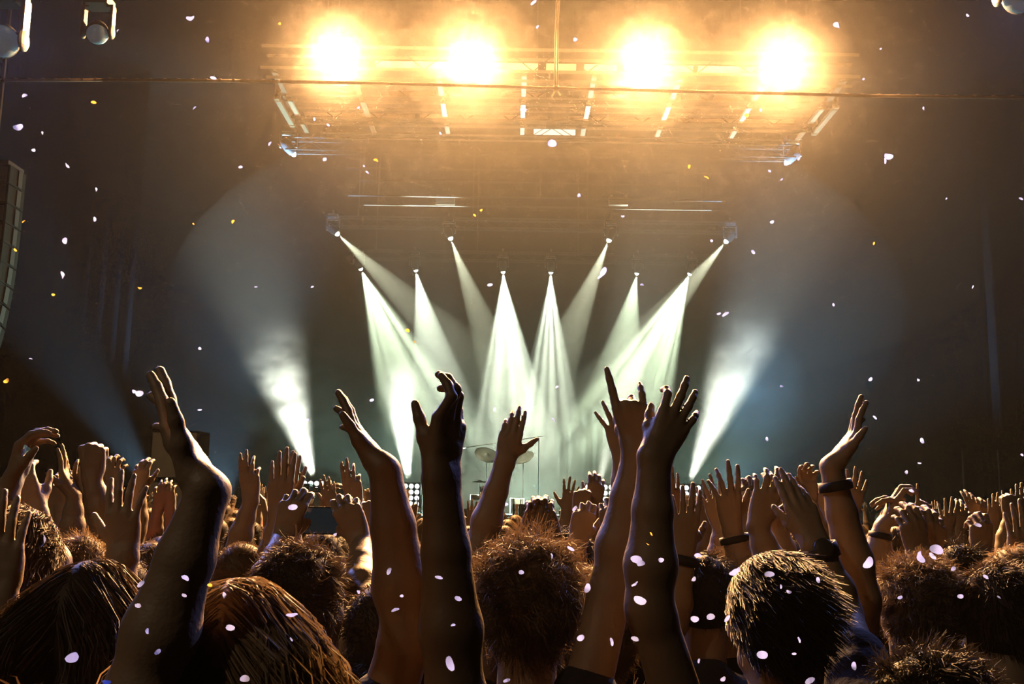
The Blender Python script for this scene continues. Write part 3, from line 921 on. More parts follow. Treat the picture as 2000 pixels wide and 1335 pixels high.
def hair_cap(c, Rm, s, style, h, seed):
    """the body of the hair under the strands"""
    g = np.random.default_rng(seed)
    c = np.array(c)
    F = Field(c - .28 if style == 'long' else c - .17, c + .17, h)
    if style == 'long': F = Field(c - np.array((.2, .2, .42)), c + np.array((.2, .2, .17)), h)
    H = lambda x, yy, z: c + Rm @ (np.array((x, yy, z)) * s)
    pad = HAIR_PAD[style]
    F.ell(H(0, -.018, .034), np.array((.0745 + pad, .089 + pad, .082 + pad)) * s, Rm, .01)
    F.ell(H(0, -.036, -.012), np.array((.066 + pad * .8, .066 + pad * .8, .062)) * s, Rm, .02)
    if style in ('curly', 'tousled', 'frizz'):
        for _ in range(70 if style == 'curly' else 40):
            d = g.normal(size=3); d /= np.linalg.norm(d)
            if d[1] > .35 and d[2] < .45: continue
            if d[2] < -.45: continue
            rr = (.020 if style == 'curly' else .013) * (.7 + .6 * g.random())
            q = np.array((0, -.018, .03)) + d * np.array((.076, .092, .086)) * (1 + pad * 4)
            F.ell(H(*q), np.array((rr, rr, rr)) * s, None, .008)
    if style == 'long':
        for x in (-.06, -.03, 0, .03, .06):
            F.cone(H(x, -.05, -.02), H(x * 1.25, -.075 - .01 * (abs(x) < .04), -.34), .045 * s, .028 * s, .02)
        for sg in (-1, 1):
            F.cone(H(sg * .068, -.01, .02), H(sg * .088, -.01, -.22), .026 * s, .030 * s, .02)
    if style == 'tied':
        F.ell(H(0, -.115, .03), np.array((.032, .03, .032)) * s, Rm, .01)
    v, q = F.mesh()
    return v, q


SHOE = {}


def build_person(label, head, yaw=0.0, tilt=0.0, hair=('short', 'dark'), skin=0, cloth='black', arms=(), group=None,
                 h_arm=.0042, h_body=.011, n_str=2600, sleeve=.62, band=None, head_scale=1.0, seed=1, name='person', mats=None):
    """head: world position of the skull centre; arms: dicts with elbow, wrist, toward, thumb, back (world), pose, optional hs, side"""
    head = np.array(head, float)
    height = head[2] + .115
    root = thing(name, label, 'person', (head[0], head[1] - .02, 0), group)
    org = np.array((head[0], head[1] - .02, 0))
    Rz = rotz(yaw); Rm = Rz @ rotx(tilt)
    hl = head - org
    J = lambda x, yy, z: org * 0 + np.array((0, 0.0, 0)) + Rz @ np.array((x, yy, 0)) + np.array((0, 0.0, 0)) + np.array((0, 0, z))
    sh_z = hl[2] - .245
    hip_z = height * .52
    # shoulders follow raised arms
    A = []
    for a in arms:
        E = np.array(a['elbow'], float) - org; Wp = np.array(a['wrist'], float) - org
        y, t, b = hand_frame(np.array(a['wrist']), np.array(a['toward']), a['thumb'], a['back'])
        sg = a.get('side') or (1 if (Rz.T @ E)[0] > 0 else -1)
        S = J(sg * .172, -.015, sh_z + .035)
        A.append((S, E, Wp, y, t, b, a, sg))
    vs, fs, n0 = [], [], 0
    # arms with hands, fine grid
    for (S, E, Wp, y, t, b, a, sg) in A:
        lo, hi = arm_bounds(S, E, Wp, y)
        F = Field(lo, hi, a.get('h', h_arm))
        add_arm(F, S, E, Wp, y, t, b, a['pose'], a.get('hs', 1.0), a.get('ar', 1.0))
        v, q = F.mesh(); vs.append(v); fs.append(q + n0); n0 += len(v)
    # head, neck, torso and legs
    F = Field((-.34, -.28, 0.0), (.34, .28, hl[2] + .16), h_body)
    add_head(F, hl, Rm, head_scale)
    F.cone(J(-.12, -.02, sh_z - .01), J(.12, -.02, sh_z - .01), .062, .062, .05)
    F.ell(J(0, -.01, sh_z - .20), (.15, .095, .24), Rz, .05)
    F.ell(J(0, 0, hip_z + .02), (.145, .10, .16), Rz, .05)
    for sg in (-1, 1):
        F.cone(J(sg * .085, 0, hip_z - .04), J(sg * .10, .01, hip_z * .52), .075, .052, .03)
        F.cone(J(sg * .10, .01, hip_z * .52), J(sg * .11, -.01, .08), .050, .036, .03)
        F.cone(J(sg * .11, -.03, .035), J(sg * .12, .14, .03), .034, .030, .02)
    raised = {x[7] for x in A}
    for sg in (-1, 1):
        if sg not in raised:                     # arm hanging down
            F.cone(J(sg * .175, -.015, sh_z), J(sg * .22, -.02, sh_z - .29), .048, .040, .03)
            F.cone(J(sg * .22, -.02, sh_z - .29), J(sg * .20, .07, sh_z - .53), .040, .027, .02)
            F.cone(J(sg * .20, .07, sh_z - .53), J(sg * .19, .10, sh_z - .68), .026, .018, .02)
    v, q = F.mesh(); vs.append(v); fs.append(q + n0)
    body = bpy.data.objects.new('body', np_mesh('body', np.concatenate(vs), np.concatenate(fs), SKIN[skin])); link(body, root)
    # shirt
    F = Field((-.40, -.32, hip_z - .16), (.40, .32, hl[2] + .10), max(h_body, .010))
    F.cone(J(-.14, -.02, sh_z - .012), J(.14, -.02, sh_z - .012), .074, .074, .05)
    F.ell(J(0, -.01, sh_z - .20), (.172, .115, .27), Rz, .05)
    F.ell(J(0, 0, hip_z + .03), (.165, .12, .17), Rz, .05)
    F.cone(J(0, -.035, sh_z + .02), J(0, -.035, sh_z + .055), .075, .066, .03)
    lo_, hi_ = F.lo, None
    for sg in (-1, 1):
        if sg not in raised:
            F.cone(J(sg * .175, -.015, sh_z), J(sg * .215, -.02, sh_z - .20), .062, .058, .03)
    vs, fs, n0 = [], [], 0
    v, q = F.mesh(); vs.append(v); fs.append(q); n0 = len(v)
    for (S, E, Wp, y, t, b, a, sg) in A:
        en = S + (E - S) * a.get('sleeve', sleeve)
        lo, hi = np.minimum(S, en) - .09, np.maximum(S, en) + .09
        G = Field(lo, hi, max(h_body * .7, .007))
        G.cone(S - unit(E - S) * .03, en, .066, .060, .02)
        gg = np.random.default_rng(seed)
        for i in range(5):
            f = .2 + .16 * i
            o_ = unit(gg.normal(size=3)) * .012
            G.cone(S + (en - S) * f + o_, S + (en - S) * (f + .06) - o_, .058, .058, .006)
        v, q = G.mesh(); vs.append(v); fs.append(q + n0); n0 += len(v)
    shirt = bpy.data.objects.new('shirt', np_mesh('shirt', np.concatenate(vs), np.concatenate(fs), CLOTH[cloth])); link(shirt, root)
    # trousers and shoes, shared shape scaled to the figure
    if 'tr' not in SHOE:
        F = Field((-.30, -.22, 0.02), (.30, .22, 1.08), .014)
        F.ell((0, 0, .90), (.158, .115, .13), None, .05)
        for sg in (-1, 1):
            F.cone((sg * .085, 0, .86), (sg * .10, .01, .46), .092, .068, .03); F.cone((sg * .10, .01, .46), (sg * .11, -.01, .10), .068, .055, .03)
        v, q = F.mesh(); SHOE['tr'] = np_mesh('trousers', v, q, CLOTH['denim'])
        F = Field((-.08, -.12, 0), (.08, .22, .14), .010)
        F.cone((0, -.05, .05), (.01, .14, .04), .048, .042, .02); F.cone((0, -.05, .05), (0, -.04, .10), .046, .042, .02)
        v, q = F.mesh(); v[:, 2] = np.maximum(v[:, 2], .002); SHOE['sh'] = np_mesh('shoe', v, q, CLOTH['black'])
    tr = bpy.data.objects.new('trousers', SHOE['tr']); tr.scale = (1, 1, hip_z / .88); tr.rotation_euler = (0, 0, yaw); link(tr, root)
    for sg in (-1, 1):
        so = bpy.data.objects.new('shoe', SHOE['sh']); so.location = tuple(J(sg * .11, 0.0, 0)); so.rotation_euler = (0, 0, yaw); link(so, root)
    # hair
    style, tone = hair
    if style:
        v, q = hair_cap(hl, Rm, head_scale, style, .008 if n_str > 900 else .012, seed)
        V, Q = strands(hl, Rm, head_scale, {'tied': 'slick'}.get(style, style), n_str if style != 'long' else int(n_str * .8), seed, .0024 if n_str > 900 else .004)
        hair_o = bpy.data.objects.new('hair', np_mesh('hair', np.concatenate([v, V]), np.concatenate([q, Q + len(v)]), HAIR[tone])); link(hair_o, root)
    # bands on the wrists
    for (S, E, Wp, y, t, b, a, sg) in A:
        if a.get('band'):
            ax = unit(Wp - E); cpt = Wp - ax * a['band'][0]; wd = a['band'][1]
            q_ = Vector(ax).to_track_quat('Z', 'Y').to_matrix()
            lt = q_.inverted() @ Vector(t)
            ang = math.atan2(lt.y, lt.x)
            rr = .036 * a.get('ar', 1.0) * (1 + a['band'][0] * 1.2)
            bd = MB().lathe([(rr, -wd / 2), (rr + .004, -wd / 2), (rr + .005, 0), (rr + .004, wd / 2), (rr, wd / 2), (rr, -wd / 2)], n=28)
            bd.v = [Vector((v_.x * 1.06, v_.y * .88, v_.z)) for v_ in bd.v]
            rot = q_ @ Matrix.Rotation(ang, 3, 'Z')
            bd.v = [rot @ v_ + Vector(cpt) for v_ in bd.v]
            if a['band'][2] == 'watch':
                wn = bd.build('wristwatch', M['black_metal'], root, True)
                ctr = Vector(cpt) + Vector(b) * rr * .95
                tq = Vector(b).to_track_quat('Z', 'Y').to_matrix()
                MB().lathe([(.0, .008), (.017, .008), (.020, .005), (.021, -.004), (.0, -.004)], ctr, tq, 20).build('watch_case', M['alu'], wn, True)
            else:
                bd.build('wristband', M['black_metal'] if a['band'][2] == 'black' else M['white_metal'], root, True)
    return root

# ------------------------------------------------------------------ the crowd near the camera
VR, VL, VC, VS, VU = (1, 0, 0), (-1, 0, 0), (0, -1, 0), (0, 1, 0), (0, 0, 1)


def arm(tip, wrist, elbow, depth, pose='relaxed', thumb=VR, back=VC, tip_dd=0.0, el_dd=0.0, **kw):
    a = dict(elbow=P(elbow[0], elbow[1], depth + el_dd), wrist=P(wrist[0], wrist[1], depth), toward=P(tip[0], tip[1], depth + tip_dd), thumb=thumb, back=back, pose=pose)
    a.update(kw)
    return a


SEED = [100]
NEAR_POS = []


def near(label, cx, top, depth, hair, arms=(), yaw=0.0, skin=0, cloth='black', puff=0.0, **kw):
    """person whose hair tops out at pixel row `top`"""
    SEED[0] += 1
    c = P(cx, top, depth); c.z -= .115 + puff
    NEAR_POS.append((c.x, c.y))
    return build_person(label, c, R(yaw), kw.pop('tilt', 0.0), hair, skin, cloth, arms, seed=SEED[0], **kw)


# owners of the big arms (their heads stay below the picture)
near('person raising one long bare arm with wrist bent back before the long-haired woman', 40, 1358, 1.13, ('short', 'dark'),
     [arm((352, 860), (407, 955), (277, 1345), 1.22, ([(-16, 8, 5, 1), (-18, 6, 4, 0), (-4, 16, 8, -2), (8, 24, 12, -4)], (34, -26, 6)), VC, VR, tip_dd=.025, h=.0036, hs=.92, side=1)],
     skin=0, n_str=700)
near('person holding up two bare forearms, one hand swept sideways and one with fingers pinched', 852, 1400, 1.62, ('short', 'brown'),
     [arm((700, 848), (752, 918), (797, 1235), 1.58, ([(-16, 6, 5, 1), (-14, 8, 5, 0), (-4, 14, 8, -1), (4, 18, 10, -2)], (30, -8, 4)), VC, VR, tip_dd=.035, hs=.86, h=.0036, side=-1, sleeve=.75),
      arm((876, 835), (862, 935), (888, 1345), 1.45, ([(-30, 66, 16, -4), (-12, 62, 26, -1), (2, 60, 30, -4), (24, 60, 34, -10)], (12, 22, 0)), (-.8, -1, 0), (1, -.6, 0), h=.0036, hs=.90, side=1)],
     skin=2, n_str=700)
near('person in a black t-shirt clapping both hands high overhead beside the curly-haired head', 1240, 1352, 1.85, ('short', 'dark'),
     [arm((1325, 805), (1278, 895), (1268, 1185), 1.72, ([(6, 40, 30, 10), (0, 12, 8, 3), (2, 14, 8, -4), (6, 22, 12, -12)], (22, 20, 22)), (-1, -.3, 0), (0.2, -1, 0), tip_dd=.03, hs=.88, h=.0036, side=1, sleeve=.62, el_dd=.0),
      arm((1232, 800), (1246, 880), (1196, 1140), 1.9, ([(0, 4, 3, 4), (78, 88, 50, 3), (62, 80, 44, -2), (14, 26, 14, -6)], (8, 50, 30)), VL, VC, hs=.90, h=.0038, side=-1, sleeve=.62)],
     skin=1, n_str=700)

# people whose heads are in the picture
near('man with brushed-back brown hair and a black lettered t-shirt at the left edge', 42, 1003, 2.15, ('swept', 'brown'), (), 12, 0, 'black', n_str=4200)
near('long dark-haired woman holding one hand up with its fingers spread', 190, 1108, 1.8, ('long', 'dark'),
     [arm((240, 1000), (240, 1088), (210, 1200), 2.0, ([(12, 14, 8, 6), (8, 12, 8, 1), (6, 12, 8, -6), (4, 12, 8, -17)], (44, 14, 14)), VL, VC, hs=.88, side=1)], 0, 0, 'black', n_str=4200)
near('woman with long fair hair falling from a crown parting', 470, 1148, 1.36, ('long', 'fair'), (), 8, 0, 'black', n_str=6500)
near('dark tousled-haired man filming the stage with a phone held in both hands', 588, 1062, 2.35, ('tousled', 'dark'),
     [arm((566, 1008), (553, 1052), (512, 1160), 2.68, 'grip', VR, (-.7, -.5, 0), side=-1, el_dd=-.25),
      arm((685, 1012), (704, 1058), (708, 1180), 2.68, 'grip', VL, (.7, -.5, 0), side=1, el_dd=-.25)], 0, 0, 'navy', puff=.018, n_str=3800)
near('man with closely shaved hair standing before the filming man', 478, 1063, 3.0, ('buzz', 'brown'), (), 0, 0, 'charcoal', n_str=2600)
near('short-haired man standing behind the raised spread hand', 160, 1053, 2.9, ('short', 'fair'), (), 15, 0, 'charcoal')
near('man with a buzz cut standing behind the two bare forearms', 752, 1142, 2.1, ('buzz', 'dark'), (), 8, 0, 'black', n_str=3200)
near('person with a big bushy head of curls at the centre of the crowd', 1032, 1040, 2.0, ('curly', 'brown'), (), 0, 0, 'black', puff=.040, n_str=5200)
near('man with wet slicked-back black hair raising an arm with a wristwatch', 1512, 1078, 1.85, ('slick', 'black'),
     [arm((1553, 962), (1592, 1062), (1642, 1192), 2.12, ([(4, 8, 5, 0), (2, 6, 4, 0), (6, 10, 6, 1), (12, 14, 8, 3)], (24, 10, 10)), VL, VC, tip_dd=.04, hs=.90, side=1, band=(.02, .030, 'watch'))], 0, 0, 'black', puff=.012, n_str=4600)
near('frizzy-haired man raising a bare arm with a thick dark wristband', 1788, 1085, 2.4, ('frizz', 'brown'),
     [arm((1670, 846), (1623, 910), (1683, 1168), 2.3, ([(-26, 10, 6, 2), (-30, 8, 5, 0), (-22, 12, 6, -3), (-10, 20, 10, -6)], (26, -6, 4)), VC, (-1, 0, .6), hs=.92, h=.0040, side=-1, band=(.045, .022, 'black'), sleeve=.55)],
     0, 0, 'black', puff=.024, n_str=4600)
near('short-haired man in an olive collared shirt at the right edge', 1945, 1101, 2.3, ('short', 'dark'), (), -12, 0, 'olive', puff=.01, n_str=3800)
near('person with dark wavy hair just showing along the bottom beside the frizzy-haired man', 1815, 1268, 1.7, ('tousled', 'black'), (), 0, 0, 'black', puff=.018, n_str=4200)
near('man with short dark hair rimmed with light next to the bushy curls', 1105, 1033, 3.4, ('short', 'black'), (), 10, 0, 'charcoal', puff=.008)
near('brown-haired person low behind the clapping black-shirted person', 1172, 1163, 2.6, ('frizz', 'brown'), (), 0, 0, 'black', puff=.014)
near('dark-haired man raising one broad hand with a black wristband', 1368, 1089, 2.75, ('short', 'black'),
     [arm((1340, 1010), (1335, 1078), (1312, 1215), 2.62, ([(10, 16, 8, 7), (4, 10, 6, 3), (4, 10, 6, -3), (6, 12, 8, -12)], (40, 40, 20)), VR, VC, hs=.92, side=-1, band=(.020, .026, 'black'), sleeve=.3)], 0, 1, 'black', n_str=2200)
near('curly-haired person peeping over beside the slick black hair', 1428, 1082, 3.0, ('curly', 'brown'),
     [arm((1424, 985), (1430, 1032), (1452, 1120), 2.95, ([(2, 8, 5, 8), (0, 6, 4, 2), (10, 20, 10, -6), (12, 24, 12, -18)], (36, 12, 12)), VR, VC, side=-1, band=(.030, .020, 'black'), sleeve=.3)], 0, 1, 'black', puff=.03, n_str=2200)
near('dark-haired man behind the frizzy-haired man', 1868, 1066, 3.4, ('tousled', 'black'), (), 0, 0, 'black', puff=.01, n_str=1800)
near('brown-haired person between the frizzy hair and the olive shirt', 1896, 1078, 4.0, ('short', 'brown'), (), 0, 0, 'charcoal', n_str=1800)
near('fair short-haired man partly hidden behind the olive-shirted man', 1978, 1076, 2.9, ('short', 'fair'), (), -10, 0, 'grey', n_str=2200)
near('short person with brown hair low beside the olive collar', 1888, 1252, 2.9, ('short', 'brown'), (), 0, 0, 'olive', n_str=1500)
near('short brown-haired man beyond the large bare arm', 298, 1063, 3.8, ('short', 'brown'), (), 20, 0, 'charcoal', n_str=1500)
near('woman with dark hair tied in a bun beyond the brushed-back man', 140, 1008, 4.6, ('tied', 'black'), (), 15, 0, 'red', n_str=1500)
near('dark-haired person in front of the raised phone', 632, 1042, 4.2, ('short', 'black'), (), 0, 0, 'black', n_str=1200)
near('curly dark head at the very bottom beside the fair long hair', 668, 1290, 1.95, ('curly', 'black'), (), 0, 0, 'black', puff=.03, n_str=2600)

# raised hands further in: (label, head x, depth, arms, hair, skin, cloth)
MID = [
    ('person whose forearm and fingers show at the left edge below the brushed-back man', -70, 1.9, [arm((5, 1105), (1, 1165), (18, 1330), 1.9, 'flat', VL, VC)], ('short', 'dark'), 0, 'black'),
    ('person at the left edge raising a drooping hand above the brushed-back man', -60, 2.55, [arm((40, 895), (24, 940), (-22, 1040), 2.55, 'cup', VC, VU)], ('short', 'dark'), 0, 'black'),
    ('person with a straight raised forearm and folded fingers beside the brushed-back man', 120, 2.75, [arm((52, 958), (72, 1002), (118, 1135), 2.75, 'cup', VR, VC)], ('short', 'brown'), 0, 'red'),
    ('person flicking two small fingers up beyond the folded fingers', 98, 3.9, [arm((118, 966), (120, 998), (118, 1060), 3.9, 'claw', VR, VC), arm((100, 980), (106, 1010), (95, 1070), 3.9, 'fist', VL, VC)], ('short', 'dark'), 1, 'black'),
    ('person pointing one hand straight up beside the clenched fist', 150, 3.7, [arm((131, 935), (145, 968), (140, 1050), 3.7, 'back', VC, VR), arm((160, 950), (158, 985), (165, 1060), 3.75, 'relaxed', VL, VC)], ('tousled', 'brown'), 0, 'black'),
    ('person thrusting up one clenched fist', 235, 3.2, [arm((180, 898), (180, 938), (203, 1012), 3.2, 'fist', VL, VC, hs=1.1)], ('short', 'dark'), 1, 'black'),
    ('person raising a small curled hand between the fist and the spread hand', 228, 4.4, [arm((222, 925), (214, 960), (205, 1020), 4.4, 'claw', VL, VC)], ('short', 'brown'), 0, 'black'),
    ('person whose fingertips show just over the spread hand', 285, 4.5, [arm((275, 925), (272, 960), (268, 1030), 4.5, 'cup', VR, VC)], ('long', 'dark'), 0, 'black'),
    ('person clapping small hands just left of the large bare arm', 320, 5.4, [arm((312, 972), (308, 998), (300, 1050), 5.4, 'claw', VR, VC), arm((328, 966), (332, 995), (340, 1050), 5.4, 'relaxed', VL, VC)], ('short', 'dark'), 0, 'charcoal'),
    ('person raising a hand just right of the large bare arm', 470, 3.8, [arm((488, 942), (490, 978), (464, 1066), 3.8, 'blade', VL, VC)], ('short', 'black'), 0, 'black'),
    ('person pressing two hands together left of the raised phone', 640, 3.1, [arm((548, 945), (544, 1005), (530, 1110), 2.95, 'flat', VR, (-.8, -.6, 0)), arm((568, 950), (560, 1008), (572, 1110), 3.05, 'flat', VL, (.8, -.6, 0))], ('short', 'dark'), 0, 'black'),
    ('person reaching a narrow hand up right of the raised phone', 720, 4.0, [arm((690, 960), (694, 988), (712, 1050), 4.0, 'blade', VL, VC)], ('short', 'fair'), 0, 'black'),
    ('person showing two fingers above the raised phone', 655, 5.2, [arm((645, 975), (650, 1000), (655, 1050), 5.2, 'flat', VL, VC)], ('short', 'dark'), 0, 'black'),
    ('person pointing a finger sideways behind the swept hand', 745, 3.8, [arm((728, 1010), (742, 1024), (765, 1080), 3.8, 'point', VL, VC)], ('long', 'brown'), 0, 'black'),
    ('person holding one open hand high with thumb out before the drum kit', 952, 2.9, [arm((998, 845), (986, 902), (937, 1062), 2.9, ([(12, 16, 8, 2), (10, 20, 12, 0), (14, 26, 16, 0), (18, 30, 20, 2)], (46, 4, 4)), VR, VC, hs=.90, h=.0042)], ('short', 'brown'), 0, 'black'),
    ('person with two cupped reddish hands above the bushy curls', 1052, 3.0, [arm((1040, 1032), (1030, 1062), (1000, 1130), 3.0, 'cup', VR, (-.3, -1, 0)), arm((1072, 1036), (1082, 1064), (1100, 1140), 3.0, 'cup', VL, (.3, -1, 0))], ('short', 'dark'), 2, 'black'),
    ('person raising one open hand in the middle distance before the drums', 1108, 5.6, [arm((1110, 978), (1106, 1000), (1098, 1060), 5.6, 'open', VL, VC)], ('short', 'dark'), 0, 'black'),
    ('person raising a fist in front of the five-column lamp panel', 1140, 4.2, [arm((1136, 975), (1132, 1006), (1120, 1080), 4.2, 'fist', VR, VC), arm((1162, 972), (1160, 990), (1156, 1060), 4.3, 'cup', VL, VC)], ('short', 'black'), 1, 'black'),
    ('person lacing fingers left of the clapping black-shirted person', 1020, 3.5, [arm((1135, 1028), (1128, 1060), (1118, 1130), 3.3, 'grip', VR, VC)], ('tousled', 'black'), 0, 'black'),
    ('person with knuckles turned sideways behind the clapping bare arms', 1205, 3.0, [arm((1195, 1020), (1196, 1058), (1200, 1140), 3.0, 'grip', VU, VC)], ('short', 'dark'), 1, 'black'),
    ('person with a thin arm and fanned fingers behind the clapping bare arms', 1222, 3.2, [arm((1206, 845), (1214, 888), (1216, 1040), 3.2, ([(10, 20, 12, 2), (6, 16, 10, -4), (4, 14, 8, -12), (2, 10, 6, -26)], (20, 20, 12)), VR, VC)], ('short', 'brown'), 0, 'black'),
    ('person raising a slim hand behind the broad wristbanded hand', 1305, 3.5, [arm((1310, 978), (1312, 1012), (1305, 1090), 3.5, 'flat', VL, VC)], ('long', 'dark'), 0, 'black'),
    ('person with a tiny dark spread hand in the glow of the right lamp panel', 1378, 4.4, [arm((1377, 1010), (1380, 1032), (1376, 1080), 4.4, 'open', VR, VC)], ('short', 'dark'), 2, 'black'),
    ('person fanning thin fingers left of the narrow wristbanded arm', 1412, 3.7, [arm((1400, 1002), (1408, 1030), (1404, 1100), 3.7, 'open', VR, VC)], ('short', 'dark'), 1, 'black'),
    ('person holding up a small camera phone one-handed', 1466, 3.3, [arm((1458, 978), (1456, 1012), (1460, 1090), 3.3, 'grip', VR, VC)], ('short', 'brown'), 0, 'black'),
    ('person clawing a bent hand forward above the slick black hair', 1520, 2.75, [arm((1492, 985), (1480, 1028), (1512, 1120), 2.75, ([(-6, 44, 24, 8), (-4, 48, 26, 3), (0, 48, 28, -4), (4, 44, 26, -14)], (42, 12, 12)), VR, (-.7, -.6, .5))], ('short', 'dark'), 0, 'black'),
    ('person holding a plain forearm up between the clawed hand and the wristwatch', 1545, 3.4, [arm((1515, 975), (1514, 1010), (1534, 1100), 3.4, 'cup', VL, VC)], ('short', 'brown'), 0, 'black'),
    ('person holding a limp bent hand up behind the wristwatch', 1602, 3.9, [arm((1578, 950), (1582, 982), (1602, 1050), 3.9, 'cup', VL, VS)], ('short', 'dark'), 0, 'black'),
    ('person spreading small fingers just right of the dark wristband arm', 1672, 4.2, [arm((1668, 978), (1664, 1004), (1668, 1066), 4.2, 'open', VL, VC)], ('short', 'brown'), 0, 'black'),
    ('person with a small white cloth showing beside the dark wristband arm', 1606, 4.3, [arm((1606, 992), (1604, 1016), (1600, 1070), 4.3, 'relaxed', VR, VC)], ('long', 'black'), 0, 'grey'),
    ('person clapping two lit hands above the frizzy-haired man', 1752, 3.3, [arm((1742, 985), (1722, 1028), (1712, 1095), 3.3, 'claw', VC, VL, band=(.03, .02, 'black')), arm((1772, 1008), (1790, 1030), (1800, 1100), 3.3, 'cup', VC, VR)], ('short', 'dark'), 0, 'black'),
    ('person curving two hands into a cup above the frizzy-haired man', 1812, 3.0, [arm((1785, 1040), (1796, 1085), (1780, 1150), 2.95, 'cup', VR, (-.5, -.8, 0)), arm((1822, 1040), (1818, 1088), (1840, 1150), 3.05, 'cup', VL, (.9, -.4, 0))], ('short', 'dark'), 1, 'charcoal'),
    ('person raising one finger beyond the cupped hands', 1804, 4.6, [arm((1803, 1005), (1802, 1025), (1800, 1080), 4.6, 'point', VL, VC)], ('short', 'dark'), 0, 'black'),
    ('person raising two small flat hands before the right curtain', 1866, 4.9, [arm((1850, 1022), (1848, 1048), (1846, 1090), 4.9, 'open', VR, VC), arm((1880, 1016), (1874, 1044), (1876, 1090), 4.9, 'relaxed', VL, VC)], ('short', 'dark'), 0, 'black'),
    ('person raising a hand beside the seam of the right curtain', 1906, 5.5, [arm((1902, 995), (1906, 1018), (1912, 1066), 5.5, 'relaxed', VL, VC), arm((1922, 1004), (1920, 1026), (1916, 1070), 5.6, 'cup', VL, VC)], ('short', 'brown'), 1, 'black'),
    ('person raising a slim forearm near the right edge', 1946, 5.4, [arm((1942, 1010), (1940, 1032), (1936, 1080), 5.4, 'flat', VR, VC)], ('short', 'black'), 0, 'black'),
    ('person raising a fist and a flat hand at the right edge', 1978, 5.0, [arm((1971, 985), (1972, 1008), (1962, 1064), 5.0, 'fist', VR, VC), arm((1988, 996), (1986, 1018), (1990, 1066), 5.0, 'flat', VR, VC)], ('short', 'dark'), 0, 'charcoal'),
    ('person resting a dark hand upright above the olive-shirted man', 1925, 3.4, [arm((1917, 1045), (1920, 1082), (1926, 1150), 3.4, 'grip', VR, VC)], ('tousled', 'fair'), 1, 'black'),
    ('person with three lit fingers raised at the right edge', 2020, 3.0, [arm((1994, 1072), (1996, 1106), (2010, 1180), 3.0, 'flat', VR, VC)], ('short', 'fair'), 0, 'black'),
]
rng = random.Random(5)


def spread(fixed, moving, wx=.42, wy=.36, lim=.34, it=80):
    """push standing places apart until bodies no longer share the same floor"""
    org = [tuple(m) for m in moving]
    pts = [list(m) for m in moving]
    for _ in range(it):
        for i in range(len(pts)):
            for j, q in enumerate(list(fixed) + pts):
                if j == len(fixed) + i: continue
                dx, dy = pts[i][0] - q[0], pts[i][1] - q[1]
                r = math.hypot(dx / wx, dy / wy)
                if r < 1:
                    if r < 1e-3: dx, dy, r = .01, .02, .06
                    k = (1 - r) * .5
                    pts[i][0] += dx / r * k * .6; pts[i][1] += dy / r * k * .6
            pts[i][0] = min(max(pts[i][0], org[i][0] - lim), org[i][0] + lim); pts[i][1] = min(max(pts[i][1], org[i][1] - lim * .5), org[i][1] + lim)
    return pts


MID_POS = []
for (lab, hx, dep, arms, hair, skin, cloth) in MID:
    q = P(hx, 975, dep); MID_POS.append((q.x, q.y))
MID_POS = spread(NEAR_POS, MID_POS, lim=.48, it=120)
for (lab, hx, dep, arms, hair, skin, cloth), (mx_, my_) in zip(MID, MID_POS):
    SEED[0] += 1
    hd = Vector((mx_, my_, 1.50 + rng.random() * .07))
    if dep < 3.5: hd.z -= .03
    build_person(lab, hd, R(rng.uniform(-12, 12)), 0.0, hair, skin, cloth, arms, seed=SEED[0], h_arm=.005 if dep < 3.5 else .006, h_body=.014,
                 n_str=1100 if dep < 3.5 else 700, sleeve=.4)

# phones
def phone(c, size, rz, label, tilt=0.0):
    t = thing('phone', label, 'phone', c)
    t.rotation_euler = (R(tilt), 0, R(rz))
    w, h, d = size
    r = .012
    def slab(w, h, d, y):
        prof = []
        for cx, cz, a0 in ((w / 2 - r, h / 2 - r, 0), (-w / 2 + r, h / 2 - r, 90), (-w / 2 + r, -h / 2 + r, 180), (w / 2 - r, -h / 2 + r, 270)):
            for k in range(4):
                a = R(a0 + 30 * k); prof.append((cx + r * math.cos(a), cz + r * math.sin(a)))
        n = len(prof)
        return MB().add([(x, y - d / 2, z) for x, z in prof] + [(x, y + d / 2, z) for x, z in prof],
                        [tuple(range(n)), tuple(range(2 * n - 1, n - 1, -1))] + [(i, n + i, n + (i + 1) % n, (i + 1) % n) for i in range(n)])
    slab(w, h, d, 0).build('phone_body', M['black_metal'], t)
    slab(w * .95, h * .90, .001, -d / 2 - .0006).build('screen', M['screen'], t)
    MB().lathe([(0, .003), (.006, .003), (.007, 0)], (w * .42, d / 2, h * .33), Matrix.Rotation(R(-90), 3, 'X'), 12).build('camera_lens', M['steel'], t)
    return t


M['screen'] = material('phone_screen_glass', (0.006, 0.007, 0.010), 0.12, spec=0.6, emit=(0.08, 0.13, 0.16), estr=0.08)
phone(P(628, 1016, 2.72), (.150, .074, .009), 0, 'dark phone held sideways in both hands by the filming man')
phone(P(1466, 968, 3.28), (.066, .040, .012), -8, 'small dark camera phone held up in one hand')

# ------------------------------------------------------------------ the crowd towards the stage: a dozen people, repeated
def local_arm(sg, up, fwd, out, pose, dirv, thumb, back, hs=1.0):
    """raised arm of a person standing at the origin, shoulder height 1.36"""
    el = np.array((sg * (.20 + out * .5), .08 + fwd * .5, 1.36 + up * .40)); wr = np.array((sg * (.18 + out), .10 + fwd, 1.36 + up * .86))
    return dict(elbow=el, wrist=wr, toward=wr + np.array(dirv), thumb=thumb, back=back, pose=pose, side=sg, hs=hs)


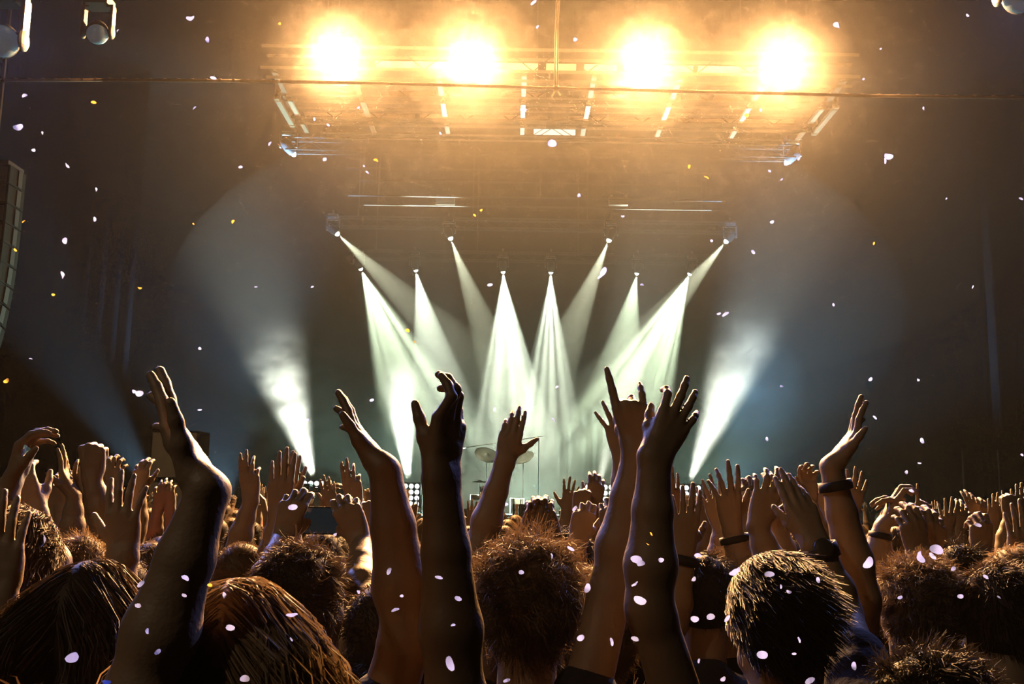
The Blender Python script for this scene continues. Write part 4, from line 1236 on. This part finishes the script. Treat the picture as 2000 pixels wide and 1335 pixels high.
FAR = [
    ('both hands raised and open', ('short', 'dark'), 0, 'black', [(1, .50, .02, .04, 'open', (.1, 0, 1), VL, VC), (-1, .48, .02, .05, 'open', (-.1, 0, 1), VR, VC)]),
    ('one flat hand raised', ('short', 'brown'), 0, 'charcoal', [(1, .52, .0, .02, 'flat', (0, .1, 1), VL, VC)]),
    ('one fist raised', ('tousled', 'dark'), 1, 'black', [(-1, .50, .0, .02, 'fist', (0, 0, 1), VR, VC)]),
    ('both hands clapping overhead', ('short', 'black'), 0, 'navy', [(1, .47, .06, -.10, 'cup', (-.2, 0, 1), VC, VR), (-1, .47, .06, -.10, 'cup', (.2, 0, 1), VC, VL)]),
    ('arms down', ('long', 'brown'), 0, 'black', []),
    ('arms down and close-cropped hair', ('buzz', 'dark'), 1, 'black', []),
    ('one relaxed hand raised', ('long', 'dark'), 0, 'red', [(1, .46, .05, .06, 'relaxed', (.15, .1, 1), VL, VC)]),
    ('two bent hands raised', ('short', 'fair'), 0, 'grey', [(1, .44, .08, .03, 'claw', (0, .3, 1), VL, VC), (-1, .50, .04, .0, 'relaxed', (.1, .1, 1), VR, VC)]),
    ('one finger pointed up', ('short', 'dark'), 2, 'black', [(-1, .53, .0, .0, 'point', (0, .1, 1), VR, VC)]),
    ('curly hair and arms down', ('curly', 'black'), 1, 'charcoal', []),
]
protos = []
for i, (what, hair, skin, cloth, arms) in enumerate(FAR):
    lab = '%s-haired person in %s before the stage, %s' % ({'dark': 'dark brown'}.get(hair[1], hair[1]), cloth, what)
    protos.append(build_person(lab, (0, .02, 1.60), 0, 0, hair, skin, cloth, [local_arm(*a) for a in arms], 'crowd standing between the nearest people and the stage',
                               h_arm=.0075, h_body=.018, n_str=420, sleeve=.5, seed=300 + i))
rng = random.Random(11)
spots = []
y = 5.6
while y < 20.5:
    half = (y * 1000 / F_PX) + .3
    step = .62 + (y - 5) * .018
    x = -half + rng.random() * step
    while x < half:
        spots.append((CAM.x + x + rng.uniform(-.10, .10), y + rng.uniform(-.18, .18)))
        x += step * rng.uniform(.9, 1.25)
    y += .95 + (y - 5) * .06
spots = [tuple(q) for q in spread(NEAR_POS + [tuple(m) for m in MID_POS], spots, .5, .45, .4, 12)]
first = [True] * len(protos)
for (x, y) in spots:
    mid = abs(x - .1 - y * .02) < y * .16
    i = rng.choice((4, 5, 9, 4, 5, 9, 1, 2, 8, 0)) if mid else rng.choice((0, 1, 2, 3, 4, 4, 5, 5, 6, 7, 8, 9, 9))
    o = protos[i] if first[i] else copy_tree(protos[i])
    first[i] = False
    s = rng.uniform(.90, 1.0) if mid else rng.uniform(.93, 1.03)
    o.location = (x, y, 0); o.scale = (s, s, s); o.rotation_euler = (0, 0, R(rng.uniform(-16, 16)))
for i, p in enumerate(protos):
    if first[i]: p.location = (rng.uniform(-2, 2), 7 + i * .3, 0)
print('far people', len(spots))

# ------------------------------------------------------------------ blue wash lamps in the upper corners
VIOLET = (0.30, 0.36, 1.0)
M['blue_lens'] = material('blue_lamp_lens', (0.35, 0.5, 0.6), 0.15, spec=0.6, emit=(0.35, 0.55, 0.75), estr=0.05)


def wash_head(p, target, label, watts, s=1.0, lit=True):
    """hanging moving wash light: base on a ceiling pipe, two-armed yoke, round head with a domed lens"""
    t = thing('wash_light', label, 'stage light', p)
    aim = (Vector(target) - p).normalized(); q = aim.to_track_quat('-Z', 'Y').to_matrix()
    MB().box((0, 0, .46 * s), (.34 * s, .30 * s, .14 * s)).build('base', M['black_metal'], t)
    for sg in (-1, 1):
        yk = MB().box((sg * .21 * s, 0, .20 * s), (.045 * s, .12 * s, .36 * s))
        yk.ellipsoid((sg * .215 * s, 0, .0), (.035 * s, .10 * s, .11 * s)).box((sg * .18 * s, 0, .385 * s), (.10 * s, .12 * s, .04 * s))
        yk.build('yoke_arm', M['white_metal'] if watts else M['black_metal'], t)
    hd = MB().lathe([(0.001, 0.22 * s), (.11 * s, .19 * s), (.155 * s, .08 * s), (.165 * s, -.08 * s), (.15 * s, -.13 * s)], rot=q, n=24).build('lamp_head', M['grey_case'], t, True)
    MB().lathe([(.15 * s, -.13 * s), (.12 * s, -.17 * s), (.06 * s, -.20 * s), (0, -.205 * s)], rot=q, n=24).build('lens', M['blue_lens'], hd, True)
    MB().tube((0, 0, .5 * s), (0, 0, HZ - p.z - .03), .02 * s).build('drop_pipe', M['steel'], t)
    if watts:
        spot('wash_lamp_light', aim * .25 * s, aim * 3, watts, VIOLET, 24, 0.8, .08, 0, t)
    return t


wash_head(P(2, 78, 9.0), (-0.6, 1.2, 1.6), 'blue wash light with pale yoke hanging in the upper left corner', AUD_BLUE_W, 1.0)
wash_head(P(1992, -8, 9.0), (0.4, 1.2, 1.6), 'blue wash light hanging in the upper right corner', AUD_BLUE_W, 1.0)
wash_head(P(190, 62, 12.5), (-3, 6, 1.6), 'unlit wash light hanging beside the upper left corner one', 0, 0.9)

# added fill lamp behind the camera, lifts the dark sides of the arms
hp = Vector((-5.5, -3.5, 8.0))
t = thing('added_fill_lamp', 'added dim warm pendant fill lamp over the back of the hall', 'glowing board', hp)
MB().tube((0, 0, .25), (0, 0, HZ - hp.z - .02), .012).build('cord', M['black_metal'], t)
MB().lathe([(.03, .28), (.06, .24), (.22, .02), (.23, 0), (.21, .0), (.05, .22)], n=24).build('lamp_shade', M['black_metal'], t, True)
MB().ellipsoid((0, 0, .06), (.05, .05, .07)).build('bulb', M['warm_lens'], t, True)
l = bpy.data.lights.new('fill_light', 'POINT'); l.energy = FILL_W; l.color = (1.0, .74, .48); l.shadow_soft_size = .1
lo = bpy.data.objects.new('fill_light', l); lo.location = (0, 0, -.05); link(lo, t)

# ------------------------------------------------------------------ hung loudspeakers at the left, stack beside the stage
t = thing('line_array', 'curved column of grey loudspeakers hung at the left wall', 'loudspeaker', P(-12, 330, 15.0))
pz, py_, ang = 0.0, 0.0, 0.0
for k in range(9):
    ang = R(1.2 * max(0, k - 2) ** 1.5)
    rot = Matrix.Rotation(-ang, 3, 'X')
    c = Vector((0, py_ - .15 * math.sin(ang), pz - .155))
    cab = MB().box(c, (.78, .5, .295), rot).build('cabinet', M['grey_case'], t)
    MB().box(c + rot @ Vector((0, -.255, 0)), (.70, .012, .235), rot).build('grille', M['grille'], cab)
    for sx in (-1, 1):
        MB().box(c + rot @ Vector((sx * .40, .05, 0)), (.02, .12, .26), rot).build('rigging_plate', M['black_metal'], cab)
    pz -= .31 * math.cos(ang); py_ += .31 * math.sin(ang) * -1
MB().tube((0, 0, 0), (0, 0, HZ - P(-12, 330, 15.0).z - .03), .03).box((0, 0, .03), (.7, .5, .08)).build('hanging_frame', M['black_metal'], t)

sp = P(350, 900, 22.2)
t = thing('speaker_stack', 'black stack of tall loudspeaker cabinets beside the left stage edge', 'loudspeaker', (sp.x, 22.2, 0))
for k in range(3):
    c = MB().box((0, 0, .54 + k * 1.08), (1.05, .8, 1.06)).build('cabinet', M['stage'], t)
    MB().box((0, -.41, .54 + k * 1.08), (.95, .02, .96)).build('grille', M['grille'], c)
for px, lab in ((1952, 'thin pale pole standing by the right curtain edge'), (1882, 'thin dim pole standing in front of the right curtain')):
    q = P(px, 930, 22.0)
    t = thing('light_stand', lab, 'pole', (q.x, 22.0, 0))
    MB().tube((0, 0, 0), (0, 0, 3.1), .022, .016).build('pole', M['grey_case'], t)
    MB().tube((-.4, 0, .02), (0, 0, .5), .014).tube((.4, 0, .02), (0, 0, .5), .014).tube((0, .4, .02), (0, 0, .5), .014).build('tripod_leg', M['black_metal'], t)

# ------------------------------------------------------------------ drum kit and gear on the stage
dk = P(965, 975, 27.0)
t = thing('drum_kit', 'drum kit with tilted cymbals on the dark stage', 'drum kit', (dk.x, 27.0, STAGE_Z))
M['drum'] = material('drum_shell', (0.05, 0.06, 0.06), 0.35, noise=0.2)
M['skin_head'] = material('drum_head', (0.30, 0.33, 0.32), 0.6, noise=0.1)


def drum(c, r, h, rot, name):
    d = MB().lathe([(r, -h / 2), (r, h / 2)], c, rot, 24).build(name, M['drum'], t, True)
    MB().lathe([(0, h / 2), (r * .97, h / 2 + .004), (r * 1.02, h / 2 - .02)], c, rot, 24).lathe([(0, -h / 2), (r * .97, -h / 2 - .004), (r * 1.02, -h / 2 + .02)], c, rot, 24).build('drum_head', M['skin_head'], d, True)
    for k in range(6):
        a = k * math.pi / 3
        rr = rot if rot is not None else Matrix.Identity(3)
        MB().tube(Vector(c) + rr @ Vector((r * 1.03 * math.cos(a), r * 1.03 * math.sin(a), -h / 2)), Vector(c) + rr @ Vector((r * 1.03 * math.cos(a), r * 1.03 * math.sin(a), h / 2)), .008).build('tension_rod', M['grey_case'], d)


drum((0, 0, .30), .28, .42, Matrix.Rotation(R(90), 3, 'X'), 'bass_drum')
drum((-.22, .02, .72), .15, .22, Matrix.Rotation(R(15), 3, 'X'), 'tom_drum')
drum((.22, .02, .72), .16, .24, Matrix.Rotation(R(15), 3, 'X'), 'tom_drum')
drum((.62, .25, .34), .20, .40, None, 'floor_tom')
drum((-.48, .35, .55), .18, .14, None, 'snare_drum')


def cymbal(px, py, r, tx, tz, name='cymbal'):
    c = P(px, py, 27.0) - Vector((dk.x, 27.0, STAGE_Z))
    rot = Euler((R(tx), 0, R(0))).to_matrix() @ Matrix.Rotation(R(tz), 3, 'Y')
    cy = MB().lathe([(0.005, .045), (.05, .035), (.06, .02), (r * .6, .008), (r, -.012), (r, -.015), (.06, .012), (0.005, .03)], c, rot, 28).build(name, M['bronze'], t, True)
    MB().tube(c, (c.x, c.y + .05, 0.02), .012).tube((c.x - .25, c.y, .02), (c.x, c.y + .05, .35), .01).tube((c.x + .25, c.y, .02), (c.x, c.y + .05, .35), .01).build('cymbal_stand', M['black_metal'], cy)


cymbal(951, 887, .34, 38, 14)
cymbal(937, 940, .22, 4, 0, 'hi_hat')
cymbal(1022, 892, .30, 34, -18)

mk = P(985, 858, 26.0)
t = thing('microphone_stand', 'boom microphone stand reaching over the tilted cymbal', 'microphone stand', (mk.x + .9, 26.0, STAGE_Z))
MB().tube((0, 0, .02), (0, 0, mk.z - STAGE_Z + .05), .012).build('pole', M['black_metal'], t)
MB().lathe([(0, .03), (.14, .02), (.16, 0)], n=18).build('foot', M['black_metal'], t)
bo = MB().tube((0.1, 0, mk.z - STAGE_Z + .1), (-1.9, 0, mk.z - STAGE_Z - .22), .009).build('boom', M['black_metal'], t)
MB().tube((-1.9, 0, mk.z - STAGE_Z - .22), (-2.05, 0, mk.z - STAGE_Z - .25), .02, .028).build('microphone', M['grey_case'], bo)


def amp(px, depth, w, h, label, z0=STAGE_Z):
    p = P(px, 975, depth)
    t = thing('guitar_amplifier', label, 'amplifier', (p.x, depth, z0))
    MB().box((0, 0, h / 2), (w, .4, h)).build('case', M['black_metal'], t)
    MB().box((0, -.205, h * .42), (w * .9, .012, h * .74)).build('speaker_cloth', M['grille'], t)
    MB().box((0, -.205, h * .9), (w * .9, .012, h * .13)).build('control_panel', M['grey_case'], t)
    for k in range(5):
        MB().tube((w * (-.35 + .17 * k), -.21, h * .9), (w * (-.35 + .17 * k), -.235, h * .9), .016).build('knob', M['white_metal'], t)
    for sx in (-1, 1):
        MB().box((sx * w * .42, 0, -.0), (.05, .3, .03)).build('foot', M['black_metal'], t)


amp(556, 27.2, .62, 1.15, 'tall black amplifier left of the bright smoke plume')
amp(592, 27.5, .40, .85, 'narrow black amplifier under the bright smoke plume')
amp(622, 27.8, .34, .75, 'small black amplifier right of the narrow one')
kp = P(665, 968, 26.6)
t = thing('keyboard', 'long stage keyboard on a folding stand under the smoke plume', 'keyboard', (kp.x, 26.6, STAGE_Z))
zk = kp.z - STAGE_Z
MB().box((0, 0, zk), (1.15, .32, .12)).build('keyboard_case', M['black_metal'], t)
MB().box((0, .05, zk + .066), (1.05, .14, .012)).build('keybed', M['white_metal'], t)
MB().box((.0, .05, zk + .13), (.30, .16, .12)).build('module', M['black_metal'], t)
for sx in (-1, 1):
    MB().tube((sx * .45, -.1, zk - .05), (-sx * .3, .1, .02), .018).build('stand_leg', M['black_metal'], t)
for px, lab in ((1023, 'grey stage monitor wedge right of the drum kit'), (1060, 'second grey stage monitor wedge right of the drum kit')):
    q = P(px, 975, 24.4)
    t = thing('stage_monitor', lab, 'loudspeaker', (q.x, 24.4, STAGE_Z))
    b = MB().add([(-.27, -.22, 0), (.27, -.22, 0), (.27, .22, 0), (-.27, .22, 0), (-.27, -.18, .40), (.27, -.18, .40), (.27, .12, .14), (-.27, .12, .14)],
                 [(0, 3, 2, 1), (0, 1, 5, 4), (4, 5, 6, 7), (1, 2, 6, 5), (2, 3, 7, 6), (3, 0, 4, 7)])
    b.build('cabinet', M['grey_case'], t)
    MB().box((0, -.01, .285), (.46, .30, .012), Matrix.Rotation(R(-41), 3, 'X')).build('grille', M['grille'], t)

# ------------------------------------------------------------------ faint lettering on the black t-shirt
A = next(o for o in COL.objects if o.get('label', '').startswith('man with brushed-back brown hair'))
for k, (txt, py, size) in enumerate((('ID-GO', 1252, .036), ('VE', 1271, .036))):
    cu = bpy.data.curves.new('lettering', 'FONT'); cu.body = txt; cu.size = size; cu.align_x = 'CENTER'; cu.extrude = .0015
    tmp = bpy.data.objects.new('lettering', cu); COL.objects.link(tmp)
    dg = bpy.context.evaluated_depsgraph_get()
    me = bpy.data.meshes.new_from_object(tmp.evaluated_get(dg)); bpy.data.objects.remove(tmp)
    me.materials.clear(); me.materials.append(CLOTH['grey'])
    o = bpy.data.objects.new('lettering', me); link(o, A)
    w = P(44, py, A.location.y - .132)
    o.location = w - A.location; o.rotation_euler = (R(90), 0, R(12))

# ------------------------------------------------------------------ confetti in the air
def paper(name, c, trans=0.55):
    m = bpy.data.materials.new(name); m.use_nodes = True
    nt = m.node_tree; p = nt.nodes['Principled BSDF']; p.inputs['Base Color'].default_value = (*c, 1); p.inputs['Roughness'].default_value = 0.4
    n = nt.nodes.new('ShaderNodeTexNoise'); n.inputs['Scale'].default_value = 6
    tr = nt.nodes.new('ShaderNodeBsdfTranslucent'); tr.inputs['Color'].default_value = (*c, 1)
    ms = nt.nodes.new('ShaderNodeMixShader'); ms.inputs[0].default_value = trans
    nt.links.new(p.outputs[0], ms.inputs[1]); nt.links.new(tr.outputs[0], ms.inputs[2]); nt.links.new(ms.outputs[0], nt.nodes['Material Output'].inputs['Surface'])
    return m


M['confetti_white'] = paper('confetti_white', (0.14, 0.20, 0.56), 0.75)
M['confetti_gold'] = paper('confetti_gold', (0.36, 0.24, 0.05), 0.7)
rng = random.Random(3)


def flake(kind, mat):
    vs, fs = [], []
    nx, ny = 8, 3
    for i in range(nx + 1):
        for j in range(ny + 1):
            u, v = i / nx - .5, j / ny - .5
            w = math.sqrt(max(.06, 1 - (1.9 * u) ** 2))
            vs.append((u, v * w * (.55, .75, .38, .62)[kind], (.10, .16, .06, -.12)[kind] * math.cos(u * (3, 4, 7, 5)[kind]) + .05 * v * (kind - 1)))
    for i in range(nx):
        for j in range(ny):
            a = i * (ny + 1) + j
            fs.append((a, a + ny + 1, a + ny + 2, a + 1))
    return mesh_from('confetti_flake', vs, fs, mat, True)


FL = [flake(k, M['confetti_white']) for k in range(4)]
FG = [flake(k, M['confetti_gold']) for k in range(4)]
WHITE = [(48, 187, 10), (35, 248, 18), (66, 293, 9), (83, 260, 9), (131, 323, 14), (188, 370, 8), (127, 470, 12), (122, 537, 14), (185, 428, 9), (272, 768, 14), (262, 764, 9), (372, 35, 16), (405, 78, 12),
         (416, 152, 14), (380, 211, 10), (527, 280, 10), (614, 233, 7), (641, 244, 7), (634, 311, 8), (470, 326, 8), (717, 336, 8), (711, 324, 6), (1042, 5, 13), (1050, 52, 10), (1124, 77, 10), (1022, 214, 12), (1078, 280, 18),
         (1131, 382, 10), (1486, 214, 8), (1634, 50, 16), (1687, 154, 10), (1735, 305, 18), (1729, 314, 11), (1720, 95, 6), (1804, 212, 8), (1503, 334, 8), (1527, 350, 8), (1471, 492, 10), (1508, 433, 8), (1417, 613, 14), (1404, 612, 8),
         (1178, 530, 18), (1172, 540, 12), (1216, 422, 7), (1254, 556, 7), (957, 556, 10), (1088, 755, 7), (966, 799, 8), (1081, 819, 9), (726, 781, 8), (600, 820, 8), (1498, 857, 8), (1628, 595, 6), (1527, 754, 8), (1700, 740, 8),
         (1793, 741, 8), (1801, 860, 10), (1770, 922, 9), (1780, 958, 9), (1796, 904, 7), (1709, 815, 9), (26, 924, 18), (562, 975, 22), (572, 990, 16), (85, 1057, 22), (985, 983, 14), (1122, 992, 12), (760, 1115, 14), (772, 1190, 14),
         (785, 1163, 8), (450, 1225, 18), (570, 1200, 20), (569, 1248, 8), (142, 1283, 26), (478, 1325, 16), (208, 1331, 14), (655, 1043, 8), (843, 964, 10), (857, 1127, 14), (895, 1168, 14), (880, 1295, 26), (885, 1220, 8),
         (1018, 1117, 10), (1078, 1085, 10), (1115, 1071, 14), (1147, 1148, 16), (1134, 1245, 13), (1243, 1092, 24), (1252, 1100, 14), (1291, 1093, 11), (1240, 1140, 15), (1250, 1171, 26), (1363, 1084, 12), (1355, 1130, 9),
         (1357, 1208, 14), (1388, 1204, 14), (1420, 1208, 16), (1432, 1117, 16), (1441, 1112, 10), (1503, 1121, 18), (1525, 1145, 8), (1541, 1155, 9), (1561, 1249, 10), (1489, 1278, 18), (1551, 1276, 8), (1582, 1329, 18),
         (1195, 1253, 14), (1240, 1247, 14), (1695, 1098, 22), (1798, 1087, 22), (1829, 1073, 22), (1822, 1086, 18), (1910, 1025, 12), (1862, 1110, 12), (1925, 1126, 12), (1951, 1166, 10), (1758, 1166, 9), (1876, 1164, 10),
         (1598, 1132, 10), (1668, 1300, 14), (1994, 388, 8), (1996, 888, 8), (1848, 388, 6), (275, 1140, 14), (362, 1128, 14), (360, 1162, 10), (270, 1182, 12), (288, 1232, 10), (308, 1272, 12), (438, 1162, 12), (1365, 1290, 8), (1412, 1325, 10),
         (990, 1328, 14), (700, 1155, 8), (500, 560, 6), (390, 680, 7), (390, 800, 8), (1560, 310, 6), (1890, 30, 7), (230, 60, 6), (610, 560, 6), (60, 700, 6), (1390, 470, 6), (1900, 560, 6), (860, 260, 6), (700, 210, 6)]
GOLD = [(183, 200, 11), (455, 433, 8), (378, 437, 6), (273, 562, 7), (30, 488, 7), (796, 645, 8), (810, 668, 8), (1380, 346, 10), (1458, 225, 9), (927, 420, 6), (940, 410, 6), (734, 313, 9), (1346, 325, 9), (12, 743, 10), (1707, 475, 6),
        (46, 432, 7), (1265, 1062, 6), (1272, 1042, 7), (410, 1142, 9), (104, 575, 6), (546, 46, 7)]
for lst, FM, lab, grp in ((WHITE, FL, 'small pale violet-white confetti flake drifting in the air', 'white confetti in the air'),
                          (GOLD, FG, 'small gold confetti flake drifting in the air', 'gold confetti in the air')):
    for (px, py, s) in lst:
        dep = rng.uniform(.98, 1.08) if py > 985 else rng.uniform(2.0, 4.2)
        if 985 < py < 1060: dep = rng.uniform(1.05, 1.12)
        o = bpy.data.objects.new('confetti', rng.choice(FM))
        o.location = P(px, py, dep)
        k = s * dep / F_PX * 1.1
        o.scale = (k, k, k)
        e = Euler((R(90 + rng.uniform(-35, 35)), R(rng.uniform(-50, 50)), R(rng.uniform(-40, 40))))
        o.rotation_euler = (Matrix.Rotation(R(rng.uniform(-50, 50)), 3, 'Y') @ e.to_matrix()).to_euler()
        COL.objects.link(o)
        tag(o, lab, 'confetti', grp)
